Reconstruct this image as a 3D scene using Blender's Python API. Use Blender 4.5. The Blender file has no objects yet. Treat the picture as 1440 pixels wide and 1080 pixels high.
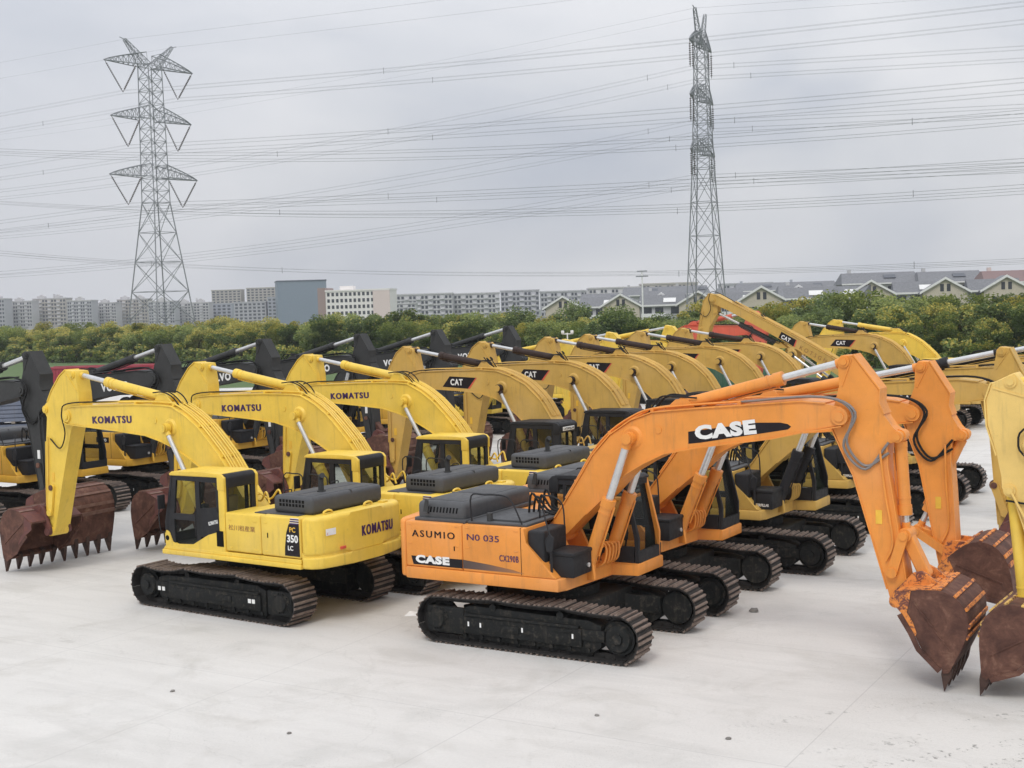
import bpy, bmesh, math, random
from mathutils import Vector, Matrix
from math import sin, cos, pi, radians as R, atan2, hypot, sqrt
random.seed(7)
sc = bpy.context.scene
COL = sc.collection

# ------------------------------------------------------------------ helpers
class MB:
    """collects shapes into one bmesh"""
    def __init__(s): s.bm = bmesh.new()
    def _fin(s, vs, fs, b, seg, mi, only=None):
        for f in fs: f.material_index = mi
        if b > 0:
            es = set()
            for f in fs:
                for e in f.edges: es.add(e)
            if only: es = [e for e in es if only(e)]
            r = bmesh.ops.bevel(s.bm, geom=list(es), offset=b, segments=seg, profile=.5, affect='EDGES', clamp_overlap=True)
            for f in r['faces']: f.material_index = mi
    def poly(s, bot, top, b=0, mi=0, seg=2, only=None):
        vb = [s.bm.verts.new(p) for p in bot]; vt = [s.bm.verts.new(p) for p in top]
        n = len(bot); fs = [s.bm.faces.new(vb[::-1]), s.bm.faces.new(vt)]
        for i in range(n): fs.append(s.bm.faces.new((vb[i], vb[(i+1) % n], vt[(i+1) % n], vt[i])))
        s._fin(vb+vt, fs, b, seg, mi, only)
    def box(s, x0, x1, y0, y1, z0, z1, b=0, mi=0, seg=2):
        q = [(x0,y0),(x1,y0),(x1,y1),(x0,y1)]
        s.poly([(x,y,z0) for x,y in q], [(x,y,z1) for x,y in q], b, mi, seg)
    def prism(s, pts, y0, y1, b=0, mi=0, seg=1):
        if len(pts) < 3: return
        s.poly([(x,y1,z) for x,z in pts], [(x,y0,z) for x,z in pts], b, mi, seg)
    def plan(s, pts, z0, z1, b=0, mi=0, seg=2):
        s.poly([(x,y,z0) for x,y in pts], [(x,y,z1) for x,y in pts], b, mi, seg)
    def cyl(s, p0, p1, r, r1=None, n=14, mi=0, caps=True):
        p0, p1 = Vector(p0), Vector(p1); r1 = r if r1 is None else r1
        d = (p1-p0).normalized(); a = d.orthogonal().normalized(); c = d.cross(a)
        A = [s.bm.verts.new(p0+(a*cos(2*pi*i/n)+c*sin(2*pi*i/n))*r) for i in range(n)]
        B = [s.bm.verts.new(p1+(a*cos(2*pi*i/n)+c*sin(2*pi*i/n))*r1) for i in range(n)]
        fs = [s.bm.faces.new((A[i], A[(i+1) % n], B[(i+1) % n], B[i])) for i in range(n)]
        if caps: fs += [s.bm.faces.new(A[::-1]), s.bm.faces.new(B)]
        for f in fs: f.material_index = mi
    def bar(s, p0, p1, r, mi=0):
        s.cyl(p0, p1, r, n=4, mi=mi, caps=False)
    def tube(s, path, r, n=8, mi=0):
        P = [Vector(p) for p in path]; rings = []; a = None
        for i, p in enumerate(P):
            d = (P[min(i+1, len(P)-1)]-P[max(i-1, 0)]).normalized()
            a = d.orthogonal().normalized() if a is None else (a-d*a.dot(d)).normalized()
            c = d.cross(a)
            rings.append([s.bm.verts.new(p+(a*cos(2*pi*k/n)+c*sin(2*pi*k/n))*r) for k in range(n)])
        for A, B in zip(rings, rings[1:]):
            for k in range(n):
                s.bm.faces.new((A[k], A[(k+1) % n], B[(k+1) % n], B[k])).material_index = mi
        s.bm.faces.new(rings[0][::-1]).material_index = mi; s.bm.faces.new(rings[-1]).material_index = mi
    def quad(s, pts, mi=0):
        s.bm.faces.new([s.bm.verts.new(p) for p in pts]).material_index = mi
    def build(s, name, mats, parent=None, ang=35, normals=True):
        if normals: bmesh.ops.recalc_face_normals(s.bm, faces=s.bm.faces)
        me = bpy.data.meshes.new(name); s.bm.to_mesh(me); s.bm.free()
        for m in (mats if isinstance(mats, (list, tuple)) else [mats]): me.materials.append(m)
        if ang:
            me.polygons.foreach_set('use_smooth', [True]*len(me.polygons)); me.set_sharp_from_angle(angle=R(ang))
        return link(name, me, parent)

def link(name, me, parent=None):
    o = bpy.data.objects.new(name, me); COL.objects.link(o)
    if parent: o.parent = parent
    return o
def empty(name, loc=(0,0,0), rz=0, label=None, cat=None, group=None):
    o = bpy.data.objects.new(name, None); COL.objects.link(o); o.location = loc; o.rotation_euler = (0,0,rz); o.empty_display_size = .3
    tag(o, label, cat, group); return o
def tag(o, label=None, cat=None, group=None, kind=None):
    if label: o['label'] = label
    if cat: o['category'] = cat
    if group: o['group'] = group
    if kind: o['kind'] = kind
    return o
def copy_tree(o, parent=None):
    c = o.copy(); COL.objects.link(c); c.parent = parent
    for ch in list(o.children): copy_tree(ch, c)
    return c
def rot2(p, c, a):
    x, z = p[0]-c[0], p[1]-c[1]
    return (c[0]+x*cos(a)-z*sin(a), c[1]+x*sin(a)+z*cos(a))
def smooth_path(pts, n=6):
    P = [Vector(p) for p in pts]; P = [P[0]*2-P[1]]+P+[P[-1]*2-P[-2]]; out = []
    for i in range(1, len(P)-2):
        for k in range(n):
            t = k/n; a, b, c, d = P[i-1], P[i], P[i+1], P[i+2]
            out.append(.5*((2*b)+(c-a)*t+(2*a-5*b+4*c-d)*t*t+(3*b-a-3*c+d)*t**3))
    out.append(P[-2]); return out
def strip(pl, t):
    """band of thickness t on the left side of a polyline in (x,z)"""
    o = []
    for i, p in enumerate(pl):
        a, b = pl[max(i-1, 0)], pl[min(i+1, len(pl)-1)]
        dx, dz = b[0]-a[0], b[1]-a[1]; l = hypot(dx, dz) or 1
        o.append((p[0]-dz/l*t, p[1]+dx/l*t))
    return list(pl)+o[::-1]
def lettering(body, w, h, M, mat, parent, bold=.03, name='lettering', shear=0, ext=.004, sp=1.0, fat=0):
    cu = bpy.data.curves.new('word', 'FONT'); cu.body = body; cu.offset = bold; cu.shear = shear; cu.extrude = ext*.5
    cu.resolution_u = 3; cu.space_character = sp
    o = bpy.data.objects.new('word', cu); COL.objects.link(o)
    bpy.context.view_layer.update()
    me = bpy.data.meshes.new_from_object(o.evaluated_get(bpy.context.evaluated_depsgraph_get()))
    bpy.data.objects.remove(o); bpy.data.curves.remove(cu)
    me.name = name
    if len(me.vertices) == 0: return None
    xs = [v.co.x for v in me.vertices]; ys = [v.co.y for v in me.vertices]
    x0, x1, y0, y1 = min(xs), max(xs), min(ys), max(ys)
    S = Matrix.Diagonal((w/(x1-x0), h/(y1-y0), 1, 1)) @ Matrix.Translation((-x0, -y0, 0))
    if fat:
        bm = bmesh.new(); bm.from_mesh(me)
        for k in (-1, 1):
            g = bmesh.ops.duplicate(bm, geom=bm.verts[:]+bm.edges[:]+bm.faces[:]) if k < 0 else g2
            if k < 0:
                g2 = bmesh.ops.duplicate(bm, geom=[e for e in g['geom']])
            for v in [e for e in g['geom'] if isinstance(e, bmesh.types.BMVert)]: v.co.x += k*fat*(x1-x0); v.co.z += k*.0004
        bm.to_mesh(me); bm.free()
    me.transform(M @ S); me.materials.clear(); me.materials.append(mat)
    return link(name, me, parent)
def side_matrix(x, y, z, side, ang=0):
    """text lying on a wall y=const; side=+1 seen from +y (runs to -x), -1 seen from -y (runs to +x)"""
    if side > 0: B = Matrix(((-1,0,0,x),(0,0,1,y),(0,1,0,z),(0,0,0,1)))
    else: B = Matrix(((1,0,0,x),(0,0,-1,y),(0,1,0,z),(0,0,0,1)))
    return B @ Matrix.Rotation(ang, 4, 'Z')

# ------------------------------------------------------------------ materials
def nodes(name):
    m = bpy.data.materials.new(name); m.use_nodes = True
    nt = m.node_tree; return m, nt, nt.nodes['Principled BSDF']
def N(nt, t, **kw):
    n = nt.nodes.new(t)
    for k, v in kw.items(): setattr(n, k, v)
    return n
def ramp(nt, fac, stops):
    r = N(nt, 'ShaderNodeValToRGB'); nt.links.new(fac, r.inputs[0]); e = r.color_ramp.elements
    while len(e) < len(stops): e.new(.5)
    for k, (p, c) in zip(e, stops): k.position = p; k.color = (*c, 1) if len(c) == 3 else c
    return r.outputs[0]
def coords(nt, scale=1, rnd=True):
    tc = N(nt, 'ShaderNodeTexCoord'); v = tc.outputs['Object']
    if rnd:
        oi = N(nt, 'ShaderNodeObjectInfo'); ad = N(nt, 'ShaderNodeVectorMath', operation='MULTIPLY_ADD')
        nt.links.new(oi.outputs['Random'], ad.inputs[0]); ad.inputs[1].default_value = (37, 51, 23); nt.links.new(v, ad.inputs[2]); v = ad.outputs[0]
    return v
def noise(nt, vec, scale, detail=4, rough=.6, dist=0):
    n = N(nt, 'ShaderNodeTexNoise'); n.inputs['Scale'].default_value = scale; n.inputs['Detail'].default_value = detail
    n.inputs['Roughness'].default_value = rough; n.inputs['Distortion'].default_value = dist
    nt.links.new(vec, n.inputs['Vector']); return n.outputs['Fac']
def mixc(nt, fac, a, b, mode='MIX'):
    m = N(nt, 'ShaderNodeMix', data_type='RGBA', blend_type=mode)
    for v, i in ((fac, 0), (a, 6), (b, 7)):
        if isinstance(v, bpy.types.NodeSocket): nt.links.new(v, m.inputs[i])
        else: m.inputs[i].default_value = v if i == 0 else (*v, 1)
    return m.outputs[2]
def paint(name, c, rough=.42, dirt=.35, dirtc=(.20,.15,.10), metal=0, spot=.62, bump=.0):
    m, nt, b = nodes(name); v = coords(nt)
    b.inputs['Specular IOR Level'].default_value = .22 if max(c) < .06 else .45
    n1 = noise(nt, v, 1.3, 5, .65); n2 = noise(nt, v, 9, 6, .7)
    base = ramp(nt, n1, [(.3, tuple(x*.86 for x in c)), (.7, tuple(min(1, x*1.06) for x in c))])
    f = ramp(nt, n2, [(spot, (0,0,0)), (min(1, spot+.2), (dirt,)*3)])
    sm = N(nt, 'ShaderNodeMapping'); sm.inputs['Scale'].default_value = (7,7,.8); nt.links.new(v, sm.inputs['Vector'])
    n3 = noise(nt, sm.outputs[0], 1.0, 5, .65); n4 = noise(nt, v, .7, 3, .5); n5 = noise(nt, v, 38, 3, .7)
    fade = tuple(min(1, x*.80+.13) for x in c)
    base = mixc(nt, ramp(nt, n4, [(.50,(0,0,0)),(.72,(.26,)*3)]), base, fade if max(c) > .08 else tuple(x*1.7+.01 for x in c))
    base = mixc(nt, ramp(nt, n3, [(.54,(0,0,0)),(.74,(dirt*.75,)*3)]), base, tuple(x*.6 for x in dirtc))
    base = mixc(nt, ramp(nt, n5, [(.66,(0,0,0)),(.74,(dirt*.9,)*3)]), base, tuple(x*.45 for x in dirtc))
    nt.links.new(mixc(nt, f, base, dirtc), b.inputs['Base Color'])
    nt.links.new(ramp(nt, n2, [(.3, (rough,)*3), (.75, (min(1, rough+.3),)*3)]), b.inputs['Roughness'])
    b.inputs['Metallic'].default_value = metal
    if bump:
        bp = N(nt, 'ShaderNodeBump'); bp.inputs['Strength'].default_value = bump; bp.inputs['Distance'].default_value = .02
        nt.links.new(noise(nt, v, 30, 4), bp.inputs['Height']); nt.links.new(bp.outputs[0], b.inputs['Normal'])
    return m
def mottled(name, stops, scale=3, rough=.8, metal=0, bump=.3, detail=7):
    m, nt, b = nodes(name); v = coords(nt); n = noise(nt, v, scale, detail, .68, .4)
    nt.links.new(ramp(nt, n, stops), b.inputs['Base Color']); b.inputs['Roughness'].default_value = rough; b.inputs['Metallic'].default_value = metal
    if bump:
        bp = N(nt, 'ShaderNodeBump'); bp.inputs['Strength'].default_value = bump; bp.inputs['Distance'].default_value = .02
        nt.links.new(noise(nt, v, scale*8, 5), bp.inputs['Height']); nt.links.new(bp.outputs[0], b.inputs['Normal'])
    return m
def plain(name, c, rough=.6, metal=0):
    m, nt, b = nodes(name); b.inputs['Specular IOR Level'].default_value = .15 if max(c) < .03 else .5; b.inputs['Roughness'].default_value = rough; b.inputs['Metallic'].default_value = metal
    v = coords(nt); n = noise(nt, v, 4, 4)
    nt.links.new(ramp(nt, n, [(.3, tuple(x*.88 for x in c)), (.7, tuple(min(1, x*1.08) for x in c))]), b.inputs['Base Color']); return m
def glass(name, tint, amount):
    m, nt, b = nodes(name); out = nt.nodes['Material Output']
    tr = N(nt, 'ShaderNodeBsdfTransparent'); tr.inputs[0].default_value = (*tint, 1)
    b.inputs['Base Color'].default_value = (.03,.035,.035,1); b.inputs['Roughness'].default_value = .06
    mx = N(nt, 'ShaderNodeMixShader'); mx.inputs[0].default_value = amount
    nt.links.new(tr.outputs[0], mx.inputs[1]); nt.links.new(b.outputs[0], mx.inputs[2]); nt.links.new(mx.outputs[0], out.inputs[0]); return m

M = {}
M['yellow'] = paint('yellow paint', (.81,.56,.075), .34, .34)
M['pale'] = paint('pale yellow paint', (.79,.55,.17), .5, .35)
M['orange'] = paint('orange paint', (.79,.297,.050), .36, .36)
M['ochre'] = paint('ochre paint', (.60,.375,.085), .45, .4)
M['amber'] = paint('amber paint', (.72,.40,.04), .45, .3)
M['red'] = paint('faded red paint', (.62,.11,.06), .5, .3)
M['pin'] = paint('dark brown paint', (.040,.026,.022), .5, .3, (.14,.09,.06)); M['char'] = paint('charcoal paint', (.045,.046,.046), .5, .3, (.12,.115,.105))
M['black'] = paint('satin black paint', (.022,.022,.024), .45, .3, (.10,.095,.085))
M['hood'] = paint('hood paint with sky sheen', (.066,.068,.072), .5, .25, (.14,.135,.125))  # dark hood, base colour raised to carry the sky's reflection
M['under'] = paint('greasy black undercarriage', (.011,.012,.012), .55, .55, (.11,.095,.075), spot=.52, bump=.25)
M['deepblack'] = plain('vent black', (.006,.006,.006), .8)
M['shoe'] = mottled('worn track steel', [(.25,(.075,.052,.042)),(.5,(.19,.145,.12)),(.68,(.27,.215,.18)),(.85,(.13,.08,.055))], 5, .6, .25, .35)
M['shoe_dark'] = mottled('dark track steel', [(.25,(.008,.008,.008)),(.6,(.022,.019,.017)),(.85,(.04,.028,.022))], 5, .8, 0, .35)  # near-black plates and links behind the lighter shoe bars
M['rust'] = mottled('rusted bucket steel', [(.22,(.035,.016,.011)),(.42,(.085,.036,.025)),(.55,(.13,.058,.039)),(.66,(.20,.105,.070)),(.78,(.30,.20,.15))], 3.0, .82, .1, .4)
M['rust_worn'] = mottled('worn bucket steel', [(.2,(.09,.045,.035)),(.5,(.19,.105,.08)),(.8,(.28,.19,.15))], 3.5, .6, .3, .35)
M['tooth'] = mottled('bucket tooth steel', [(.2,(.03,.017,.014)),(.6,(.09,.05,.038)),(.85,(.16,.11,.085))], 6, .65, .3, .3)
M['chrome'] = plain('chromed rod', (.66,.66,.65), .25, .6)
M['hose'] = plain('rubber hose', (.018,.018,.018), .55)
M['hose_grey'] = plain('grey sleeved hose', (.22,.20,.19), .5, .2)
M['rubber'] = plain('black rubber seal', (.012,.012,.012), .7)
M['seat'] = plain('tan seat cloth', (.30,.235,.11), .9)
M['glass'] = glass('cab glass', (.80,.84,.80), .16)
M['white'] = plain('white decal', (.80,.80,.78), .5)
M['navy'] = plain('dark violet decal', (.045,.012,.085), .45)
M['brown'] = plain('brown decal', (.30,.14,.04), .5)
M['blk_decal'] = plain('black decal', (.018,.015,.018), .4)
M['red_decal'] = plain('red decal', (.62,.10,.06), .45)
M['amber_decal'] = plain('amber decal', (.80,.48,.05), .45)
M['galv'] = plain('galvanised steel', (.25,.265,.28), .6, .3)
M['wire'] = plain('aluminium conductor', (.20,.205,.22), .6, .3)
M['ins'] = plain('insulator', (.10,.08,.075), .4)
def flame_mat():
    m, nt, b = nodes('fading grey decal'); v = coords(nt, rnd=False); s = N(nt, 'ShaderNodeSeparateXYZ'); nt.links.new(v, s.inputs[0])
    b.inputs['Roughness'].default_value = .4
    mr = N(nt, 'ShaderNodeMapRange'); mr.inputs[1].default_value = -1.7; mr.inputs[2].default_value = 0.2
    nt.links.new(s.outputs[0], mr.inputs[0])
    nt.links.new(ramp(nt, mr.outputs[0], [(0,(.025,.022,.025)),(.45,(.12,.075,.06)),(1,(.42,.18,.06))]), b.inputs['Base Color']); return m
M['fade'] = flame_mat()
def pair_wear():
    """paint worn through to rust, for bucket hinge plates"""
    d = {}
    for k, c in (('orange',(.72,.25,.05)),('yellow',(.70,.45,.06)),('pale',(.72,.48,.13)),('ochre',(.55,.31,.06)),('rusty',(.12,.045,.04))):
        m, nt, b = nodes('chipped '+k); v = coords(nt); n = noise(nt, v, 7, 8, .75, .6)
        nt.links.new(ramp(nt, n, [(.44, c), (.50, tuple(x*.9 for x in c)), (.56, (.16,.055,.04)), (.8, (.09,.03,.025))]), b.inputs['Base Color'])
        b.inputs['Roughness'].default_value = .7; d[k] = m
    return d
CH = pair_wear()

# ------------------------------------------------------------------ excavator profiles (machine frame, metres: x forward, z up)
PROF = {}
PROF['C'] = dict(F=(.06,2.09), T=(5.84,4.54), BC=(1.82,4.07), BF=(.87,1.54), BJ=.53, AB=(2.80,4.70), AJ=.62, AT=(5.90,5.49), BP=(6.76,1.37),
  E=(6.80,4.20), G=(6.69,1.85),
  up=[(-.12,2.0),(-.1,2.25),(.08,2.42),(.34,2.78),(.59,3.14),(.97,3.71),(1.35,4.11),(1.81,4.40),(2.24,4.55),(3.18,4.64),(3.98,4.70),(5.14,4.79),(5.59,4.76),(5.86,4.70)],
  lo=[(6.0,4.54),(5.86,4.38),(5.23,4.27),(4.59,4.13),(3.16,3.93),(2.46,3.79),(2.03,3.59),(1.65,3.37),(1.21,2.93),(.78,2.55),(.2,1.98),(.04,1.92)],
  front=[(6.05,5.61),(6.50,5.01),(6.49,4.77),(6.57,4.58),(6.70,4.37),(6.86,4.25),(6.82,4.11),(6.61,4.08),(6.62,3.67),(6.72,3.03),(6.82,2.32),(6.92,1.66),(6.90,1.42)],
  back=[(6.78,1.24),(6.66,1.28),(6.60,1.55),(6.04,3.51),(5.86,3.9),(5.68,4.30),(5.68,4.6),(5.82,5.07),(5.78,5.5),(5.84,5.6)])
PROF['K'] = dict(F=(0,1.98), T=(6.50,4.20), BC=(2.57,4.0), BF=(1.0,1.42), BJ=.55, AB=(3.0,4.70), AJ=.66, AT=(6.34,5.26), BP=(7.55,1.12),
  E=(7.52,4.35), G=(7.50,1.62),
  up=[(-.15,1.95),(-.1,2.18),(.2,2.45),(.6,2.97),(.9,3.35),(1.30,3.74),(1.63,4.03),(2.02,4.28),(2.50,4.50),(2.88,4.53),(3.87,4.53),(5.94,4.46),(6.42,4.42),(6.60,4.32)],
  lo=[(6.70,4.18),(6.64,4.05),(6.50,4.0),(5.67,3.95),(4.51,3.88),(3.47,3.80),(2.94,3.68),(2.46,3.53),(1.88,3.26),(1.62,3.12),(1.2,2.78),(.7,2.32),(.2,1.85),(0,1.8)],
  front=[(6.62,5.38),(6.87,5.22),(7.23,4.84),(7.42,4.55),(7.62,4.42),(7.58,4.26),(7.47,4.15),(7.57,3.5),(7.64,2.46),(7.68,1.6),(7.70,1.15)],
  back=[(7.60,1.0),(7.48,1.02),(7.34,1.27),(6.97,2.46),(6.74,3.14),(6.50,3.85),(6.30,4.1),(6.10,4.45),(6.13,4.82),(6.21,5.25),(6.22,5.36)])
PROF['P'] = dict(PROF['K'], E=(7.22,3.70),
  front=[(6.62,5.38),(6.84,5.18),(7.02,4.80),(7.12,4.30),(7.22,3.95),(7.32,3.80),(7.30,3.62),(7.22,3.50),(7.42,2.5),(7.62,1.6),(7.70,1.15)])
PROF['T'] = dict(F=(0,1.98), T=(6.02,4.25), BC=(2.4,4.1), BF=(.95,1.42), BJ=.55, AB=(3.15,4.82), AJ=.62, AT=(6.17,5.32), BP=(7.06,1.12),
  E=(7.22,4.35), G=(7.02,1.62),
  up=[(-.15,1.95),(-.1,2.18),(.2,2.55),(.6,3.2),(.95,3.72),(1.5,4.2),(2.09,4.48),(2.58,4.62),(3.2,4.66),(4.19,4.64),(5.6,4.60),(6.0,4.50),(6.14,4.40)],
  lo=[(6.2,4.24),(6.12,4.1),(5.54,4.07),(3.93,4.0),(3.2,3.92),(2.61,3.76),(2.2,3.54),(1.81,3.24),(1.2,2.72),(.7,2.28),(.2,1.85),(0,1.8)],
  front=[(6.42,5.44),(6.72,5.24),(7.02,4.82),(7.2,4.5),(7.32,4.4),(7.28,4.26),(7.15,4.15),(7.18,3.5),(7.2,2.2),(7.2,1.15)],
  back=[(7.1,1.0),(6.98,1.02),(6.9,1.2),(6.55,2.6),(6.28,3.7),(5.98,4.05),(5.80,4.35),(5.92,4.75),(6.04,5.3),(6.08,5.4)])
PROF['S'] = dict(F=(0,2.0), T=(8.6,6.75), BC=(4.4,3.95), BF=(.95,1.42), BJ=.55, AB=(5.2,4.45), AJ=.62, AT=(8.55,6.1), BP=(9.7,2.9),
  E=(9.35,5.3), G=(9.6,3.3),
  up=[(-.15,2.0),(-.05,2.25),(.7,2.74),(1.5,3.25),(2.5,3.82),(3.5,4.39),(4.5,4.95),(5.5,5.47),(6.6,6.04),(7.6,6.55),(8.5,7.0),(8.75,6.98)],
  lo=[(8.85,6.74),(8.65,6.58),(7.7,6.17),(6.2,5.36),(4.6,4.48),(3.0,3.48),(1.0,2.15),(0,1.8)],
  front=[(8.85,7.05),(9.15,6.7),(9.35,5.9),(9.6,4.6),(9.85,3.0)],
  back=[(9.75,2.75),(9.6,2.8),(9.3,3.9),(8.85,5.4),(8.42,6.0),(8.35,6.6),(8.5,7.0)])
# bucket relative to its pin
BK_BACK = [(.10,.26),(.37,.31),(.60,.34),(.79,.35),(.94,.32),(1.05,.27),(1.16,.18),(1.23,.08),(1.28,-.05),(1.29,-.18),(1.27,-.36),(1.20,-.55),(1.13,-.70),(1.02,-.93)]
BK_FRONT = [(.86,-.97),(.68,-.83),(.52,-.64),(.40,-.38),(.22,-.08),(.06,.10)]
BK_TIP = (.88,-1.36); BK_H = (.44,.46)

def solve_link(G, H, l1, l2, away):
    d = hypot(H[0]-G[0], H[1]-G[1]); d = min(d, (l1+l2)*.999); a = (l1*l1-l2*l2+d*d)/(2*d); h = sqrt(max(0, l1*l1-a*a))
    ux, uz = (H[0]-G[0])/d, (H[1]-G[1])/d
    c = [(G[0]+ux*a-uz*h*s, G[1]+uz*a+ux*h*s) for s in (1, -1)]
    return max(c, key=lambda p: hypot(p[0]-away[0], p[1]-away[1]))

def cylinder(root, name, p0, p1, y, r, frac, mcol, mrod, width, rr=.55, meye=None):
    """hydraulic cylinder from p0 (barrel eye) to p1 (rod eye), (x,z) points"""
    b = MB(); q0, q1 = Vector((p0[0],y,p0[1])), Vector((p1[0],y,p1[1])); j = q0.lerp(q1, frac); d = (q1-q0).normalized()
    b.cyl(q0+d*.12, j, r, n=18); b.cyl(j-d*.16, j+d*.01, r*1.14, n=18); b.cyl(j-d*.30, j-d*.27, r*1.08, n=18); b.cyl(q0+d*.1, q0+d*.2, r*1.06, n=18)
    b.cyl((q0.x,y-width,q0.z), (q0.x,y+width,q0.z), r*1.15, n=16)
    side = Vector((0,1,0)).cross(d).normalized()
    b.tube([q0+d*.3+side*r*1.25, q0.lerp(j,.5)+side*r*1.25, j-d*.1+side*r*1.25], .018, 6)
    o = b.build(name, mcol, root)
    k = MB(); k.cyl(j-d*.05, q1-d*.10, r*rr, n=16); k.cyl(q1-d*.20, q1-d*.05, r*rr*1.25, n=14, mi=1); k.cyl((q1.x,y-width,q1.z), (q1.x,y+width,q1.z), r*1.0, n=16, mi=1)
    k.build('rod', [mrod, meye or mcol], o)
    return o

def make_track(root, s, cfg):
    xf, xr, yo, yi = cfg['xf'], cfg['xr'], cfg['yo'], cfg['yi']
    y0, y1 = (yi, yo) if s > 0 else (-yo, -yi)
    yc, hw = (y0+y1)/2, (y1-y0)/2; zc, rr = .485, .425
    # path of the belt
    P = []
    for k in range(25): a = -pi/2+pi*k/24; P.append((xf+rr*cos(a), zc+rr*sin(a)))
    cr = [xf, cfg['c1'], cfg['c2'], xr]
    for i in range(3):
        for k in range(1, 12):
            t = k/12; P.append((cr[i]*(1-t)+cr[i+1]*t, zc+rr+cfg['rise'][i]*(1-t)+cfg['rise'][i+1]*t-cfg['sag'][i]*4*t*(1-t)))
        if i < 2: P.append((cr[i+1], zc+rr+cfg['rise'][i+1]))
    for k in range(25): a = pi/2+pi*k/24; P.append((xr+rr*cos(a), zc+rr*sin(a)))
    for k in range(1, 30): P.append((xr+(xf-xr)*k/30, zc-rr))
    n = cfg['shoes']; L = [0]
    for a, b in zip(P, P[1:]+P[:1]): L.append(L[-1]+hypot(b[0]-a[0], b[1]-a[1]))
    def at(d):
        d %= L[-1]
        for i in range(len(P)):
            if L[i+1] >= d:
                t = (d-L[i])/max(1e-9, L[i+1]-L[i]); a, b = P[i], P[(i+1) % len(P)]
                return (a[0]+(b[0]-a[0])*t, a[1]+(b[1]-a[1])*t)
    p = L[-1]/n; b = MB()
    for i in range(n):
        c = at(i*p); e = at(i*p+.01); dx, dz = e[0]-c[0], e[1]-c[1]; l = hypot(dx, dz); dx /= l; dz /= l
        nx, nz = dz, -dx                                # outward
        def q(u, w): return (c[0]+dx*u+nx*w, c[1]+dz*u+nz*w)
        b.prism([q(-p*.52,-.004), q(p*.49,.0), q(p*.49,.016), q(p*.44,.022), q(-p*.44,.022), q(-p*.52,.014)], y0, y1)
        for g0, g1, hh in ((-.42,-.14,.062),(.02,.28,.050)):
            b.prism([q(p*g0,.018), q(p*g1,.018), q(p*(g1-.04),hh-.012), q(p*(g0+.16),hh), q(p*(g0+.06),hh)], y0+.004, y1-.004, mi=2)
        b.prism([q(-p*.5,-.10), q(p*.5,-.10), q(p*.46,.004), q(-p*.46,.004)], yc-.115, yc-.045, mi=1)
        b.prism([q(-p*.5,-.10), q(p*.5,-.10), q(p*.46,.004), q(-p*.46,.004)], yc+.045, yc+.115, mi=1)
    t = b.build('track', [M['shoe_dark'], M['shoe_dark'], M['shoe']], root, ang=30)
    f = MB()
    o = y1 if s > 0 else y0; sg = 1 if s > 0 else -1
    f.poly([(x, yc-hw*.62, z) for x, z in [(xr+.50,.14),(xf-.55,.14),(xf-.36,.28),(xf-.36,.68),(xf-.62,.76),(xr+.75,.80),(xr+.50,.70)]],
           [(x, yc+hw*.62, z) for x, z in [(xr+.50,.14),(xf-.55,.14),(xf-.36,.28),(xf-.36,.68),(xf-.62,.76),(xr+.75,.80),(xr+.50,.70)]], .02)
    fo = yc+sg*hw*.62
    f.box(xr+.62, xf-.75, *sorted((fo-sg*.02, fo+sg*.06)), .25, .60, .015); f.box(xr+.66, xf-.8, *sorted((fo-sg*.02, fo+sg*.09)), .60, .655, .012)              # outer guard
    f.box(xf-1.35, xf-.95, *sorted((fo+sg*.05, fo+sg*.075)), .50, .56, .008)
    f.box(xr+1.5, xr+1.9, *sorted((fo+sg*.05, fo+sg*.08)), .36, .50, .01)
    f.box(xf-.9, xf-.28, *sorted((fo-sg*.02, fo+sg*.035)), .38, .60, .02)               # idler yoke
    for k in range(8):
        x = xr+.62+(xf-xr-1.25)*k/7; f.cyl((x, yc-hw*.55, .20), (x, yc+hw*.55, .20), .105, n=14)
        f.cyl((x, fo-sg*.05, .20), (x, fo+sg*.03, .20), .045, n=10)
    for x in (cfg['c1'], cfg['c2']): f.cyl((x, yc-.2, .80), (x, yc+.2, .80), .075, n=12); f.box(x-.05, x+.05, yc-.18, yc-.06, .70, .82)
    f.build('track_frame', M['under'], t)
    d = MB(); d.cyl((xf, yc-.17, zc), (xf, yc+.17, zc), .32, n=28); d.cyl((xf, yc-.05, zc), (xf, yc+.05, zc), .375, n=28)
    d.cyl((xf, fo, zc), (xf, fo+sg*.05, zc), .27, .24, n=24); d.cyl((xf, fo+sg*.04, zc), (xf, fo+sg*.09, zc), .10, n=14)
    d.build('idler', M['under'], t)
    d = MB(); d.cyl((xr, yc-.06, zc), (xr, yc+.06, zc), .34, n=23); d.cyl((xr, yc, zc), (xr, fo+sg*.06, zc), .26, n=26); d.cyl((xr, fo+sg*.05, zc), (xr, fo+sg*.11, zc), .2, .17, n=20)
    for k in range(21):
        a = 2*pi*k/21; d.cyl((xr+.33*cos(a), yc-.04, zc+.33*sin(a)), (xr+.40*cos(a), yc-.04, zc+.40*sin(a)), .045, .02, n=6)
    for k in range(10):
        a = 2*pi*k/10; d.cyl((xr+.21*cos(a), fo+sg*.05, zc+.21*sin(a)), (xr+.21*cos(a), fo+sg*.08, zc+.21*sin(a)), .022, n=6)
    d.box(xr-(.30 if cfg.get('boxy') else .26), xr+(.42 if cfg.get('boxy') else .62), *sorted((fo-sg*.05, fo+sg*.05)), .20, .74, .04)
    d.build('sprocket', M['under'], t)
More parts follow.
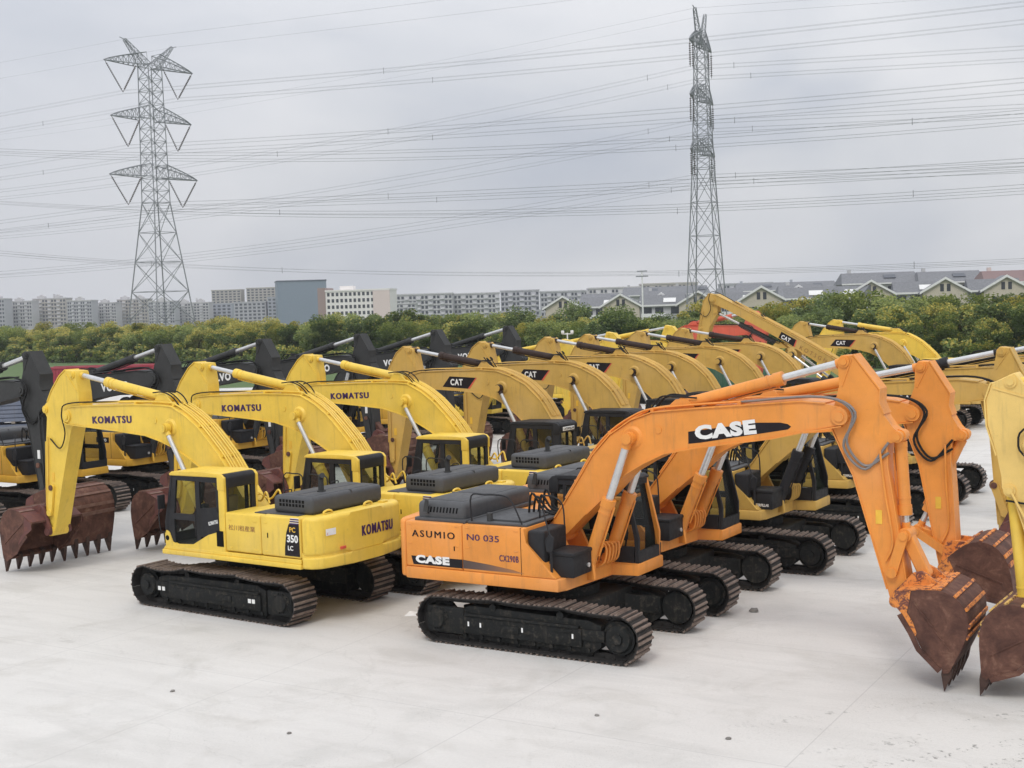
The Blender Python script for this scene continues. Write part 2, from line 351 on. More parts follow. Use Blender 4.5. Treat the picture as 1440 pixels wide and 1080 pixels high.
    if s == cfg['label_side']:
        w = MB()
        for x in ([xf-.62, xf-.48, xr+.78, xr+.90] if cfg.get('boxy') else [xr+.72, xr+1.0, xr+1.95, xf-.95]):
            w.box(x, x+(.09 if cfg.get('boxy') else .035), *sorted((fo+sg*.055, fo+sg*.064)), .40, .49)
        w.build('sticker', M['white'], t)
    return t

def make_cab(root, c, x0=-.45, x1=1.27, xb=1.52, z0=1.42, z1=3.10, y0=.45, y1=1.48):
    """operator cab on the left of the machine"""
    P, K = M[c['cab']], M['black']
    b = MB(); zt = z1
    # frame: corner pillars, sills, headers (slot 0 = cab colour, slot 1 = black)
    b.box(x0, x0+.2, y1-.10, y1, z0, zt, .03); b.box(x0, x0+.10, y0, y0+.10, z0, zt, .02)
    for yy in (y0, y1-.07):
        b.prism([(xb-.08,z0),(xb,z0),(xb+.02,z0+.55),(x1,zt),(x1-.07,zt),(xb-.07,z0+.55)], yy, yy+.07, .012, 2 if yy > y0 else 1)
    b.box(x0+.1, xb-.12, y0+.02, y1-.02, z0, z0+.07, 0, 1)                     # floor
    b.box(x0+.015, x0+.06, y0+.08, y1-.08, z0, 2.30, 0, 1)                      # rear lower panel
    b.box(x0-.012, x0+.08, y0+.08, y1-.08, 2.84, zt, .02, 1)                   # rear header
    b.box(x0-.006, x0+.06, y0+.08, y0+.2, 2.28, 2.86, 0, 1); b.box(x0-.006, x0+.06, y1-.14, y1-.08, 2.28, 2.86, 0, 1)
    b.box(x1-.06, x1+.02, y0+.06, y1-.06, zt-.14, zt, 0, 1)                     # front header
    b.box(xb-.06, xb+.01, y0+.06, y1-.06, z0, z0+.28, 0, 1)                     # front sill
    # left side: door and rear side panel
    for yy, w in ((y1-.055, .05),):
        lo = 2.20
        b.box(x0+.18, x1, yy, yy+w, 2.96, zt, .0, 1)                            # top rail
        b.box(.34, .48, yy, yy+w, z0+.05, 2.97, 0, 1)                           # door post
        b.box(x0+.18, x0+.26, yy, yy+w, 2.3, 2.97, 0, 1)
        b.prism([(x0+.2,z0+.3),(.35,z0+.3),(.35,2.36),(x0+.2,2.42)], yy, yy+w, 0, 1)
        b.prism([(.47,2.06),(1.42,2.06),(1.40,2.20),(.47,2.20)], yy, yy+w, 0, 1)     # mid rail of the door
        b.prism([(1.10,2.97),(1.28,2.97),(1.47,2.15),(1.45,z0+.1),(1.2,z0+.1),(1.22,2.1)], yy-.003, yy+w-.003, 0, 1)
    b.box(x0+.1, x1, y0+.005, y0+.055, 2.98, zt, 0, 1); b.prism([(x0+.1,z0+.05),(xb-.1,z0+.05),(xb-.1,1.80),(x0+.1,1.80)], y0+.005, y0+.055, 0, 1)
    b.box(x0+.30, x0+.38, y0+.005, y0+.055, 1.79, 2.99, 0, 1)
    # painted sill sweeping up at the front and the rear of the door
    sw = [(x0+.02,z0),(1.52,z0),(1.54,z0+.30),(1.48,z0+.38),(1.38,z0+.33),(1.28,z0+.12),(1.1,z0+.07),(.6,z0+.10),(.42,z0+.2),(.1,z0+.36),(x0+.19,z0+.46),(x0+.02,z0+.5)]
    b.prism(sw, y1-.03, y1+.012, .008)
    cab = b.build('cab', [P, K, M[c.get('pillar', 'black')]], root)
    r = MB(); r.prism([(x0+.12,zt-.02),(x1+.03,zt-.04),(x1+.05,zt),(x1-.04,zt+.055),(x0+.5,zt+.075),(x0+.12,zt+.07)], y0-.012, y1+.012, .028, 0, 3)
    r.prism([(x0-.02,zt-.26),(x0+.14,zt-.26),(x0+.14,zt+.058),(x0+.04,zt+.05),(x0-.03,zt-.02)], y0+.075, y1-.075, .03, 1, 3)
    for yy in (y0-.014, y1-.06): r.prism([(x0-.02,zt-.3),(x0+.20,zt-.3),(x0+.20,zt+.062),(x0+.06,zt+.05),(x0-.02,zt-.03)], yy, yy+.074, .02, 0, 2)
    r.build('cab_roof', [P, K], cab)
    g = M['glass']
    def pane(name, pts, mat=g):
        q = MB(); q.quad(pts); q.build('window', mat, cab, ang=0)
    for yy in (y1-.035,):
        pane('w', [(.48,yy,2.2),(1.22,yy,2.2),(1.1,yy,2.97),(.48,yy,2.97)])
        pane('w', [(.48,yy,z0+.1),(1.22,yy,z0+.1),(1.22,yy,2.06),(.48,yy,2.06)])
        pane('w', [(x0+.25,yy,2.36),(.34,yy,2.36),(.34,yy,2.97),(x0+.25,yy,2.97)])
    yy = y0+.03; pane('w', [(x0+.38,yy,1.80),(1.41,yy,1.80),(1.47,yy,1.97),(1.18,yy,2.98),(x0+.38,yy,2.98)]); pane('w', [(x0+.10,yy,1.80),(x0+.30,yy,1.80),(x0+.30,yy,2.98),(x0+.10,yy,2.98)])
    pane('w', [(x0+.03,y0+.2,2.30),(x0+.03,y1-.14,2.30),(x0+.03,y1-.14,2.85),(x0+.03,y0+.2,2.85)])
    pane('w', [(xb-.03,y0+.06,z0+.28),(xb-.03,y1-.06,z0+.28),(x1-.03,y1-.06,zt-.14),(x1-.03,y0+.06,zt-.14)])
    s = MB(); s.box(.0, .52, y0+.28, y1-.28, 1.78, 1.92, .05); s.prism([(-.06,1.86),(.10,1.86),(-.02,2.62),(-.16,2.60)], y0+.3, y1-.3, .04, 0, 2)
    s.prism([(-.10,2.62),(-.0,2.63),(-.04,2.82),(-.14,2.82)], y0+.4, y1-.4, .03, 0, 2); s.box(.05, .4, y0+.36, y1-.36, 1.48, 1.8, .02)
    s.build('seat', M['seat'], cab)
    s = MB()
    for yy in (y0+.2, y1-.26): s.box(.1, .62, yy, yy+.1, 1.95, 2.05, .03); s.cyl((.55,yy+.05,2.05), (.6,yy+.05,2.24), .022, n=8)
    s.box(1.05, 1.2, y0+.10, y0+.24, 1.9, 2.3, .03); s.cyl((.95,.95,1.5), (1.05,.95,2.0), .02, n=8)
    s.build('console', M['black'], cab)
    if c.get('visor'):
        v = MB(); v.box(x0-.03, x0-.013, y0+.18, y1-.2, 2.90, 3.02, .004); pl_ = v.build('sticker', M['white'], cab); lettering('CATERPILLAR', .6, .07, Matrix(((0,0,-1,x0-.0325),(-1,0,0,y1-.23),(0,1,0,2.925),(0,0,0,1))), M['blk_decal'], cab, .0)
    return cab

def house_K(root, c):
    H, B = M[c['house']], M['hood']
    d = MB()
    d.plan([(-2.72,1.52),(1.60,1.54),(1.62,.42),(.75,.40),(.75,-.42),(1.25,-.45),(1.25,-1.5),(-2.72,-1.5)], 1.25, 1.36, .02)
    d.prism([(-2.72,1.36),(1.60,1.36),(1.54,1.43),(-2.72,1.46)], -1.485, 1.50, .01)
    d.plan([(.74,-.40),(.74,.40),(-.6,.40),(-.6,-.40)], 1.33, 1.47)
    for yy in (-.42, .34): d.prism([(-.28,1.43),(.5,1.43),(.16,2.16),(-.16,2.16),(-.26,2.0)], yy, yy+.08, .01)
    for yy in (-.52, .44): d.prism([(.72,1.28),(1.18,1.28),(1.10,1.55),(.92,1.58)], yy, yy+.08, .01)
    d.build('deck', H, root)
    b = MB()
    b.box(-1.545, -.46, .55, 1.492, 1.47, 2.33, .045, 0, 3); b.box(-2.715, -1.557, .55, 1.494, 1.47, 2.34, .045, 0, 3)
    b.box(-2.715, -.9, -1.492, -.56, 1.47, 2.33, .045, 0, 3); b.prism([(-.89,1.47),(1.2,1.47),(1.2,1.75),(.3,2.1),(-.89,2.2)], -1.48, -.55, .03)
    b.box(-2.70, -.55, -.55, .545, 1.47, 2.31, 0, 0)
    body = b.build('engine_housing', H, root)
    k = MB(); k.box(-1.78, -1.75, 1.494, 1.50, 1.86, 1.97, .003); k.box(-.40, -.18, 1.492, 1.497, 1.55, 1.9, .003); k.cyl((1.45,1.49,1.62), (1.45,1.497,1.62), .06, n=12)
    k.build('latch', M['deepblack'], body)
    for x in (-.62,-1.40,-1.70):
        for z in (1.56, 2.18):
            q = MB(); q.box(x-.05, x+.05, 1.490, 1.499, z-.018, z+.018, .004); q.build('hinge', H, body)
    q = MB(); q.tube(smooth_path([(1.50,1.50,1.75),(1.56,1.58,1.80),(1.58,1.60,2.2),(1.50,1.58,2.42)], 4), .014, 6); q.box(1.46, 1.50, 1.50, 1.70, 2.30, 2.62, .012); q.build('mirror', M['black'], root)
    q = MB(); q.tube(smooth_path([(.44,1.50,1.75),(.44,1.54,1.78),(.44,1.54,2.25),(.44,1.50,2.28)], 3), .012, 6); q.build('grab_rail', M['black'], root)
    for x in (-.9,-.1): q = MB(); q.tube(smooth_path([(x,-1.35,2.3),(x,-1.35,2.75),(x+.3,-1.35,2.8),(x+.6,-1.35,2.75),(x+.6,-1.35,2.2)], 3), .016, 6); q.build('handrail', M['black'], root)
    h = MB(); h.box(-2.74, -1.58, -1.2, 1.12, 2.335, 2.73, .10, 0, 4); h.box(-2.5, -1.2, -.4, 1.3, 2.325, 2.352)
    hood = h.build('engine_hood', B, root)
    q = MB()
    for x in (-2.62, -2.16): q.box(x, x+.40, -1.08, 1.0, 2.725, 2.738, .006)
    q.box(-2.735, -1.585, -.16, -.148, 2.42, 2.735); q.build('hood_panel', B, hood)
    for y in (-.9, .62): q = MB(); q.tube(smooth_path([(-1.66,y,2.72),(-1.66,y,2.78),(-1.66,y+.2,2.78),(-1.66,y+.2,2.72)], 3), .012, 6); q.build('hood_handle', M['black'], hood)
    v = MB()
    for r_ in range(2):
        for q in range(8): x = -1.78-q*.095; v.box(x-.066, x, 1.112, 1.1235, 2.50+r_*.085, 2.565+r_*.085, .004)  # raised near-black boxes paint in the darkness of the grille holes
    v.build('vent', M['deepblack'], hood)
    e = MB(); e.tube(smooth_path([(-2.3,.35,2.7),(-2.3,.35,2.98),(-2.33,.37,3.06),(-2.40,.40,3.10)]), .062, 12); e.cyl((-2.3,.35,2.70), (-2.3,.35,2.76), .10, n=14)
    e.build('exhaust_pipe', M['char'], hood)
    w = MB(); pl = [(-2.726,1.50),(-2.95,1.46),(-3.13,1.30),(-3.22,1.0),(-3.27,.5),(-3.27,-.5),(-3.22,-1.0),(-3.13,-1.30),(-2.95,-1.46),(-2.726,-1.5)]
    w.plan([(x-.015,y) for x, y in pl], 1.26, 1.515, .05, 0, 3); w.plan(pl, 1.525, 2.36, .10, 0, 4); w.plan([(x*.985-.03,y*.97) for x, y in pl], 1.45, 1.6)
    cw = w.build('counterweight', H, root)
    l = MB()
    for yy in (-.55, .75): l.tube(smooth_path([(-2.95,yy,2.34),(-2.95,yy,2.41),(-2.95,yy+.12,2.44),(-2.95,yy+.24,2.41),(-2.95,yy+.24,2.34)]), .025, 8)
    l.box(-3.05, -2.9, -1.0, -.82, 2.355, 2.40, .01)
    l.build('lifting_eye', H, cw)
    if c.get('plate'):
        q = MB(); q.prism([(-2.40,2.20),(-2.69,2.20),(-2.69,1.52),(-2.26,1.52),(-2.27,1.7),(-2.32,2.0)], 1.490, 1.4985); q.build('model_plate', M['blk_decal'], body, ang=0)
        q = MB()
        for z in (2.215, 2.262, 2.31): q.box(-2.69, -2.42+(z-2.2)*-.25, 1.492, 1.4985, z-.015, z+.013); q.box(-2.69, -2.43+(z-2.2)*-.25, 1.492, 1.4980, z+.013, z+.024, 0, 1)
        q.build('decal_stripe', [M['navy'], M['white']], body, ang=0)
        lettering('PC', .17, .11, side_matrix(-2.42,1.5015,2.03,1), M['amber_decal'], body, .02)
        lettering('350', .32, .165, side_matrix(-2.34,1.5015,1.81,1), M['white'], body, .03)
        lettering('LC', .15, .10, side_matrix(-2.36,1.5015,1.64,1), M['white'], body, .02)
        lettering('\u677e\u5ddd\u79df\u7523\u696d', .82, .125, side_matrix(-.57,1.4935,1.945,1), M['brown'], body, .004)
        lettering('KOMATSU', 1.02, .23, Matrix(((0,0,-1,-3.2755),(-1,0,0,.16),(0,1,0,1.79),(0,0,0,1))), M['navy'], cw, .022, sp=1.25, fat=.008)
        q = MB(); q.quad([(-3.20,1.22,1.96),(-3.228,.94,1.96),(-3.228,.94,2.10),(-3.20,1.22,2.10)]); q.build('sticker', M['white'], cw, ang=0)
        lettering('\u25b3 \u2261', .2, .09, Matrix(((.0995,0,-.995,-3.2065),(-.995,0,-.0995,1.19),(0,1,0,1.985),(0,0,0,1))), M['red_decal'], cw, 0)
        q = MB(); q.box(-3.29, -3.255, .70, .86, 1.62, 1.68, .004); q.build('reflector', M['red_decal'], cw)
        lettering('KOMATSU', .30, .085, side_matrix(.06,1.484,1.99,1,R(14)), M['white'], root, .03, sp=1.2)
    make_cab(root, c)

def house_C(root, c):
    H, B = M[c['house']], M['hood']
    d = MB()
    d.plan([(-2.74,-1.515),(.79,-1.515),(.84,-1.3),(.96,.36),(1.55,.40),(1.58,1.5),(-2.74,1.5)], 1.235, 1.475, .03)
    for yy in (-.42, .34): d.prism([(-.28,1.47),(.62,1.47),(.26,2.2),(-.10,2.3),(-.24,2.15)], yy, yy+.08, .01)
    for yy in (-.54, .46): d.prism([(.6,1.30),(1.06,1.30),(1.02,1.62),(.84,1.70),(.70,1.6)], yy, yy+.08, .01)
    d.build('deck', H, root)
    b = MB()
    b.box(-2.73, -1.366, -1.497, -.5, 1.48, 2.40, .035, 0, 3)
    b.prism([(-1.354,1.48),(.74,1.48),(.42,1.80),(.08,2.12),(.08,2.41),(-1.354,2.40)], -1.496, -.62, .025, 0, 2)
    b.box(-2.73, -.47, .52, 1.49, 1.48, 2.38, .04, 0, 3); b.box(-2.70, -.2, -.5, .52, 1.48, 2.38)
    body = b.build('engine_housing', H, root)
    k = MB(); k.box(-1.56, -1.535, -1.503, -1.497, 1.86, 1.95, .003); k.box(-.02, -.008, -1.4985, -1.40, 1.5, 2.41)
    k.build('latch', M['deepblack'], body)
    for x in (-2.62,-1.48,-1.24,-.12):
        for z in (1.95, 2.34):
            q = MB(); q.box(x-.05, x+.05, -1.502, -1.494, z-.018, z+.018, .004); q.build('hinge', H, body)
    h = MB(); h.box(-2.52, -1.37, -1.36, 1.25, 2.39, 2.80, .11, 0, 4); h.box(-2.56, -1.33, -1.40, 1.29, 2.385, 2.47, .02)
    h.box(-1.30, .06, -1.38, .35, 2.40, 2.46, .02); h.box(-.9, -.1, -1.2, -.2, 2.45, 2.50, .02)
    hood = h.build('engine_hood', B, root)
    q = MB()
    for y in (-1.18, -.1): q.box(-2.40, -1.5, y, y+.98, 2.795, 2.808, .006)
    q.box(-2.50, -1.39, -.11, -.10, 2.5, 2.805); q.build('hood_panel', B, hood)
    v = MB()
    for q in range(11): x = -2.36+q*.078; v.prism([(x,2.58),(x+.035,2.58),(x+.06,2.69),(x+.025,2.69)], -1.3635, -1.35, 0)
    v.build('vent', M['deepblack'], hood)
    t = MB(); t.box(.09, .46, -1.42, -.52, 1.48, 2.36, .05, 0, 3); t.build('fuel_tank', M['black'], root)
    t = MB(); t.box(.48, 1.02, -1.30, -.56, 1.478, 1.90, .03, 0, 2); t.box(.46, 1.04, -1.32, -.54, 1.88, 1.96, .03, 0, 2)
    tb = t.build('toolbox', M['black'], root)
    if c.get('boxtext'): lettering(c['boxtext'], .42, .07, side_matrix(.51,-1.3035,1.55,-1), M['white'], tb, .02)
    else:
        l = MB(); l.cyl((1.02,-.72,1.64), (1.045,-.72,1.64), .045, n=12); l.build('work_lamp', M['chrome'], tb)
    r = MB(); y = -1.28
    for path in ([(-1.2,-1.36,2.45),(-1.2,-1.36,2.95),(-.9,-1.36,2.99),(-.45,-1.36,2.99),(-.25,-1.36,2.85),(-.05,-1.36,2.45)],
                 [(-.1,-.6,2.45),(-.05,-.6,2.86),(.2,-.6,2.9),(.42,-.6,2.75),(.46,-.6,2.3)]):
        r.tube(smooth_path(path, 4), .017, 6)
    r.tube(smooth_path([(.62,-1.42,1.30),(.62,-1.42,1.95),(.60,-1.4,2.22),(.45,-1.3,2.50),(.3,-1.15,2.78)], 4), .016, 6)
    r.build('handrail', M['black'], root)
    for o in range(5):   # feed pipes between the feet of the boom cylinders
        q = MB(); yy = -.28+o*.14; q.tube(smooth_path([(.72,yy,1.47),(.80,yy,1.78+.05*(o % 2)),(1.0,yy+.03,2.02-.04*o),(1.16,yy+.05,1.90),(1.14,yy+.02,1.62),(.98,yy,1.50)], 4), .022, 7); q.build('pipe', H, root)
    m = MB(); m.prism([(.52,1.98),(.66,1.98),(.70,2.26),(.60,2.33),(.50,2.2)], -1.46, -1.42, .012); m.cyl((.61,-1.44,1.45), (.61,-1.44,2.05), .018, n=8); m.build('mirror', M['black'], root)
    m = MB(); m.poly([(-2.3,-1.46,2.6),(-2.16,-1.50,2.6),(-2.14,-1.5,2.84),(-2.24,-1.46,2.86)], [(-2.3,-1.44,2.6),(-2.16,-1.48,2.6),(-2.14,-1.48,2.84),(-2.24,-1.44,2.86)]); m.cyl((-2.25,-1.3,2.5), (-2.22,-1.47,2.65), .014, n=6); m.build('mirror', M['char'], root)
    w = MB(); pl = [(-2.745,1.49),(-2.9,1.44),(-3.02,1.2),(-3.06,.5),(-3.06,-.5),(-3.02,-1.2),(-2.9,-1.44),(-2.745,-1.49)]
    w.plan(pl, 1.245, 2.42, .07, 0, 3); w.build('counterweight', H, root)
    for q, (x0, x1) in enumerate(((-1.2,-.2),)):
        p = MB(); p.cyl((x0+.35,-1.25,2.46), (x0+.35,-1.25,2.62), .06, n=12); p.build('filler_cap', M['char'], root)
    if c.get('caseletters'):
        lettering('ASUMIO', 1.03, .135, side_matrix(-2.56,-1.5015,2.09,-1), M['blk_decal'], body, 0, sp=1.3, fat=.005)
        lettering('N0 035', .74, .125, side_matrix(-1.24,-1.5015,2.10,-1), M['navy'], body, .004)
        q = MB(); q.prism([(-2.60,1.695),(-2.55,1.525),(-1.368,1.525),(-1.368,1.70)], -1.5005, -1.494); q.build('badge', M['blk_decal'], body, ang=0)
        q = MB(); q.prism([(-1.35,1.53),(.05,1.53),(-.2,1.585),(-.75,1.65),(-1.35,1.70)], -1.5, -1.494); q.build('decal_stripe', M['fade'], body, ang=0)
        lettering('CASE', .82, .165, side_matrix(-2.49,-1.503,1.56,-1), M['white'], body, .06, sp=1.12)
        lettering('CX290B', .43, .125, side_matrix(-.50,-1.5015,1.735,-1), M['navy'], body, .004, sp=1.15, fat=.005)
    if c.get('plate2'):
        q = MB(); q.box(-.75, -.1, -1.503, -1.494, 2.05, 2.24); q.build('model_plate', M['blk_decal'], body, ang=0)
        lettering(c['plate2'], .42, .10, side_matrix(-.64,-1.5055,2.09,-1), M['white'], body, .03)
    make_cab(root, c)

def make_excavator(c):
    root = empty('excavator')
    p = {k: v for k, v in PROF[c['prof']].items()}
    db, da = R(c.get('db', 0)), R(c.get('da', 0))
    F = p['F']; T0 = p['T']
    rb = lambda q: rot2(q, F, db)
    ra = lambda q: rb(rot2(q, T0, da))
    up, lo = [rb(q) for q in p['up']], [rb(q) for q in p['lo']]
    front, back = [ra(q) for q in p['front']], [ra(q) for q in p['back']]
    T, BC, AB, AT, BP, E, G = rb(T0), rb(p['BC']), rb(p['AB']), ra(p['AT']), ra(p['BP']), ra(p['E']), ra(p['G'])
    s = -1 if c['house'+'_style'] == 'C' else 1           # the side that carries hoses
    BM, AM = M[c['boom']], M[c.get('arm', c['boom'])]
    # ---- undercarriage
    tc = dict(K=dict(xf=2.15, xr=-2.15, yo=1.645, yi=.945, c1=.85, c2=-.75, rise=(0,.045,.06,.02), sag=(.075,.03,.05), shoes=48, boxy=True, label_side=1),
              C=dict(xf=2.02, xr=-1.98, yo=1.60, yi=1.0, c1=.8, c2=-.7, rise=(0,.045,.05,.015), sag=(.02,.02,.02), shoes=46, label_side=-1))[c['house_style']]
    for sd in (1, -1): make_track(root, sd, tc)
    u = MB(); u.box(-1.1, 1.1, -1.0, 1.0, .48, .92, .05); u.cyl((0,0,.90), (0,0,1.10), .78, n=32); u.cyl((0,0,1.08), (0,0,1.245), .70, n=32)
    for sx in (1, -1):
        for sy in (1, -1): u.poly([(sx*.5,sy*.7,.50),(sx*1.3,sy*1.15,.34),(sx*1.65,sy*1.1,.34),(sx*.9,sy*.5,.50)], [(sx*.5,sy*.7,.84),(sx*1.3,sy*1.15,.70),(sx*1.65,sy*1.1,.70),(sx*.9,sy*.5,.84)], .02)
    u.build('carbody', M['under'], root)
    (house_K if c['house_style'] == 'K' else house_C)(root, c)
    # ---- boom
    b = MB(); W = .30
    b.prism(up+lo, -W, W, .012)
    b.prism(strip(up[2:-1], .022), -W-.03, W+.03); b.prism(strip(lo[1:-2], .022), -W-.03, W+.03)
    b.cyl((F[0],-.335,F[1]), (F[0],.335,F[1]), .20, n=24); b.cyl((T[0],-.345,T[1]), (T[0],.345,T[1]), .15, n=24)
    for sg in (1, -1):
        b.cyl((T[0],sg*.33,T[1]), (T[0],sg*.375,T[1]), .085, n=14)
        b.cyl((BC[0],sg*.29,BC[1]), (BC[0],sg*.345,BC[1]), .24, .18, n=20)
        b.cyl((BC[0],sg*.34,BC[1]), (BC[0],sg*.56,BC[1]), .085, n=16); b.cyl((BC[0],sg*.545,BC[1]), (BC[0],sg*.58,BC[1]), .105, n=16)
        # weld seam plates on the side
        mid = up[len(up)//2+2]; 
        b.cyl((BC[0]+.55,sg*.29,BC[1]+.16), (BC[0]+.55,sg*.315,BC[1]+.16), .07, n=14)
    # arm cylinder bracket on the back of the boom
    nx = rb((p['AB'][0]+.28, p['AB'][1])); 
    for yy in (-.17, .12):
        q = [rb((p['AB'][0]+a, p['AB'][1]+z)) for a, z in ((-.5,-.22),(-.12,.10),(.10,.12),(.2,.0),(.42,-.2))]
        b.prism(q, yy, yy+.05, .008)
    boom = b.build('boom', BM, root)
    # pipes along the boom's back
    pt = [rb(q) for q in p['up'][3:-2]]
    k = MB()
    for i, y in enumerate((-.2,-.12,.12,.2) if c['house_style'] == 'C' else (-.22,-.14,-.06,.06,.14,.22)):
        q = strip(pt, .075+.0*i); q = q[len(pt):][::-1]
        if abs(y) < .1: q = q[:6]
        k.tube(smooth_path([(a, y, z) for a, z in q], 3), .021, 6)
    for j in range(1, len(pt)-1, 2):
        q = strip(pt, .05)[len(pt):][::-1][j]; k.box(q[0]-.03, q[0]+.03, -.27, .27, q[1]-.03, q[1]+.03)
    k.build('pipe', BM, boom)
    for sg in (1, -1): cylinder(root, 'boom_cylinder', p['BF'], BC, sg*.455, .125, p['BJ'], M[c['cyl']], M['chrome'], .075, .60 if c['house_style'] == 'C' else .46, M[c['eye']] if c.get('eye') else None)
    # ---- arm
    a = MB(); W = .205
    a.prism(front+back, -W, W, .012)
    i0 = 1; a.prism(strip(front[:4], .024), -W-.02, W+.02); a.prism(strip(front[7:-1], .022), -W-.018, W+.018); a.prism(strip(back[2:-3], .022), -W-.018, W+.018)
    for q, r_ in ((AT,.10),(E,.10),(BP,.13)):
        a.cyl((q[0],-W-.035,q[1]), (q[0],W+.035,q[1]), r_, n=18); a.cyl((q[0],-W-.06,q[1]), (q[0],W+.06,q[1]), r_*.6, n=14)
    for sg in (1, -1):   # stiffener rib on the arm's head
        q0, q1 = ra(p['back'][-3]), ra(p['front'][0]); a.bar((q0[0]+.04,sg*(W+.004),q0[1]), (q1[0]-.02,sg*(W+.004),q1[1]-.08), .016)
    arm = a.build('arm', AM, root)
    st = MB(); g0 = ra((G0x(p, .55), p['G'][1]+.95))
    st.box(g0[0]-.055, g0[0]+.055, *sorted((s*(W+.002), s*(W+.010))), g0[1]-.12, g0[1]+.12); st.build('sticker', M['amber_decal'] if c['boom'] != 'char' else M['white'], arm)
    # ---- bucket (its teeth rest on the ground)
    best = None; bs = c.get('bs', 1.0)
    for d in range(-40, 75):
        z = BP[1]+bs*rot2(BK_TIP, (0,0), R(d))[1]
        if best is None or abs(z-.012) < best[0]: best = (abs(z-.012), d)
    th = R(c.get('dk', best[1]))
    kb = lambda q: (BP[0]+bs*rot2(q, (0,0), th)[0], BP[1]+bs*rot2(q, (0,0), th)[1])
    if not c.get('nobucket'):
        bk, fr = [kb(q) for q in BK_BACK], [kb(q) for q in BK_FRONT]
        Wb = .74*bs; g = MB()
        g.prism(strip(bk[::-1], .035), -Wb, Wb)                                  # back sheet, inside of the curve
        for y0 in (-Wb-.012, Wb-.018): g.prism(bk+fr, y0, y0+.03, .006)
        g.prism([bk[-1], fr[0], kb((.88,-1.04)), kb((.97,-1.02))], -Wb-.01, Wb+.01)
        for sg in (1, -1):  # side edge bar
            e = strip([kb((.86,-.97)), kb((.52,-.64)), kb((.40,-.38)), kb((.22,-.08))], .09)
            g.prism(e, *sorted((sg*(Wb+.014), sg*(Wb+.034))))
            g.bar((*[kb((.42,.12))[0]], sg*(Wb+.02), kb((.42,.12))[1]), (kb((.98,-.62))[0], sg*(Wb+.02), kb((.98,-.62))[1]), .014)
        bucket = g.build('bucket', M['rust'], root)
        w = MB()
        for f_ in (-.55,-.3,-.02,.22,.45,.66):  # cross strips on the back
            i = int(6+f_*7); q, q2 = bk[i], bk[i+1]; w.prism(strip([q, (q[0]*.6+q2[0]*.4, q[1]*.6+q2[1]*.4)], .028), -Wb+.01, Wb-.01)
        w.build('wear_strip', M['rust_worn'] if c.get('chip', 'rusty') == 'rusty' else CH[c['chip']], bucket)
        for y in [k_*bs for k_ in (-.66,-.33,0,.33,.66)]:
            t = MB(); A_, B_, C_, D_ = kb((.86,-.93)), kb((1.03,-.90)), kb((.985,-1.08)), kb(BK_TIP)
            t.poly([(A_[0],y-.06,A_[1]),(kb((.84,-1.06))[0],y-.06,kb((.84,-1.06))[1]),(D_[0],y-.040,D_[1]),(C_[0]+.01,y-.055,C_[1]),(B_[0],y-.06,B_[1])],
                   [(A_[0],y+.06,A_[1]),(kb((.84,-1.06))[0],y+.06,kb((.84,-1.06))[1]),(D_[0],y+.040,D_[1]),(C_[0]+.01,y+.055,C_[1]),(B_[0],y+.06,B_[1])], .006)
            t.build('tooth', M['tooth'], bucket)
        h = MB()
        for y0 in (-.33, .25): h.prism([kb(q) for q in ((-.10,.02),(-.06,.14),(.10,.30),(.30,.52),(.44,.56),(.56,.50),(.75,.36),(.8,.30),(.35,.26),(.15,.10),(.40,-.36),(.30,-.30),(.05,-.12))][:9]+[kb((.12,.10)), kb((.0,-.10))], y0, y0+.08, .01)
        H = kb(BK_H); h.cyl((H[0],-.34,H[1]), (H[0],.34,H[1]), .07, n=14); h.cyl((BP[0],-.36,BP[1]), (BP[0],.36,BP[1]), .10, n=16)
        h.prism([kb(q) for q in ((.12,.275),(.37,.325),(.8,.365),(.8,.345),(.12,.25))], -Wb-.005, Wb+.005)
        for sg in (1, -1):
            h.prism([kb(q) for q in ((.03,.12),(.10,.255),(.37,.305),(.34,.10),(.30,-.06),(.40,-.22),(.46,-.40),(.44,-.46),(.385,-.385),(.21,-.085))], *sorted((sg*(Wb+.019), sg*(Wb+.023))))
        h.build('hinge_bracket', CH[c.get('chip', 'rusty')], bucket)
        # ---- bucket linkage and cylinder
        L = solve_link(G, H, .68, .74, BP)
        k = MB()
        for sg in (1, -1):
            k.prism(bone(G, L, .085), *sorted((sg*.215, sg*.275))); k.cyl((G[0],sg*.21,G[1]), (G[0],sg*.30,G[1]), .09, n=14)
        k.build('guide_link', AM, root)
        k = MB(); k.prism(bone(L, H, .10), -.13, .13, .02); k.cyl((L[0],-.30,L[1]), (L[0],.30,L[1]), .075, n=14); k.cyl((L[0],-.2,L[1]), (L[0],.2,L[1]), .12, n=16)
        k.build('bucket_link', AM if c.get('chip') != 'rusty' else M['rust'], root)
        cylinder(root, 'bucket_cylinder', E, L, 0, .105, c.get('bj', .80), M[c.get('bcyl', c['cyl'])], M['chrome'], .10)
    cylinder(root, 'arm_cylinder', AB, AT, 0, .115, c.get('aj', p['AJ']), M[c.get('acyl', c['cyl'])], M['chrome'], .11, .62 if c['house_style'] == 'C' else .55)
    # ---- hoses
    hm = M[c.get('hose', 'hose')]
    y = s*.31
    hp = [up[-4], (up[-2][0]+.02, up[-2][1]+.10), ra(mid2(p, 0)), ra(mid2(p, 1)), ra(mid2(p, 2)), ra(mid2(p, 3))]
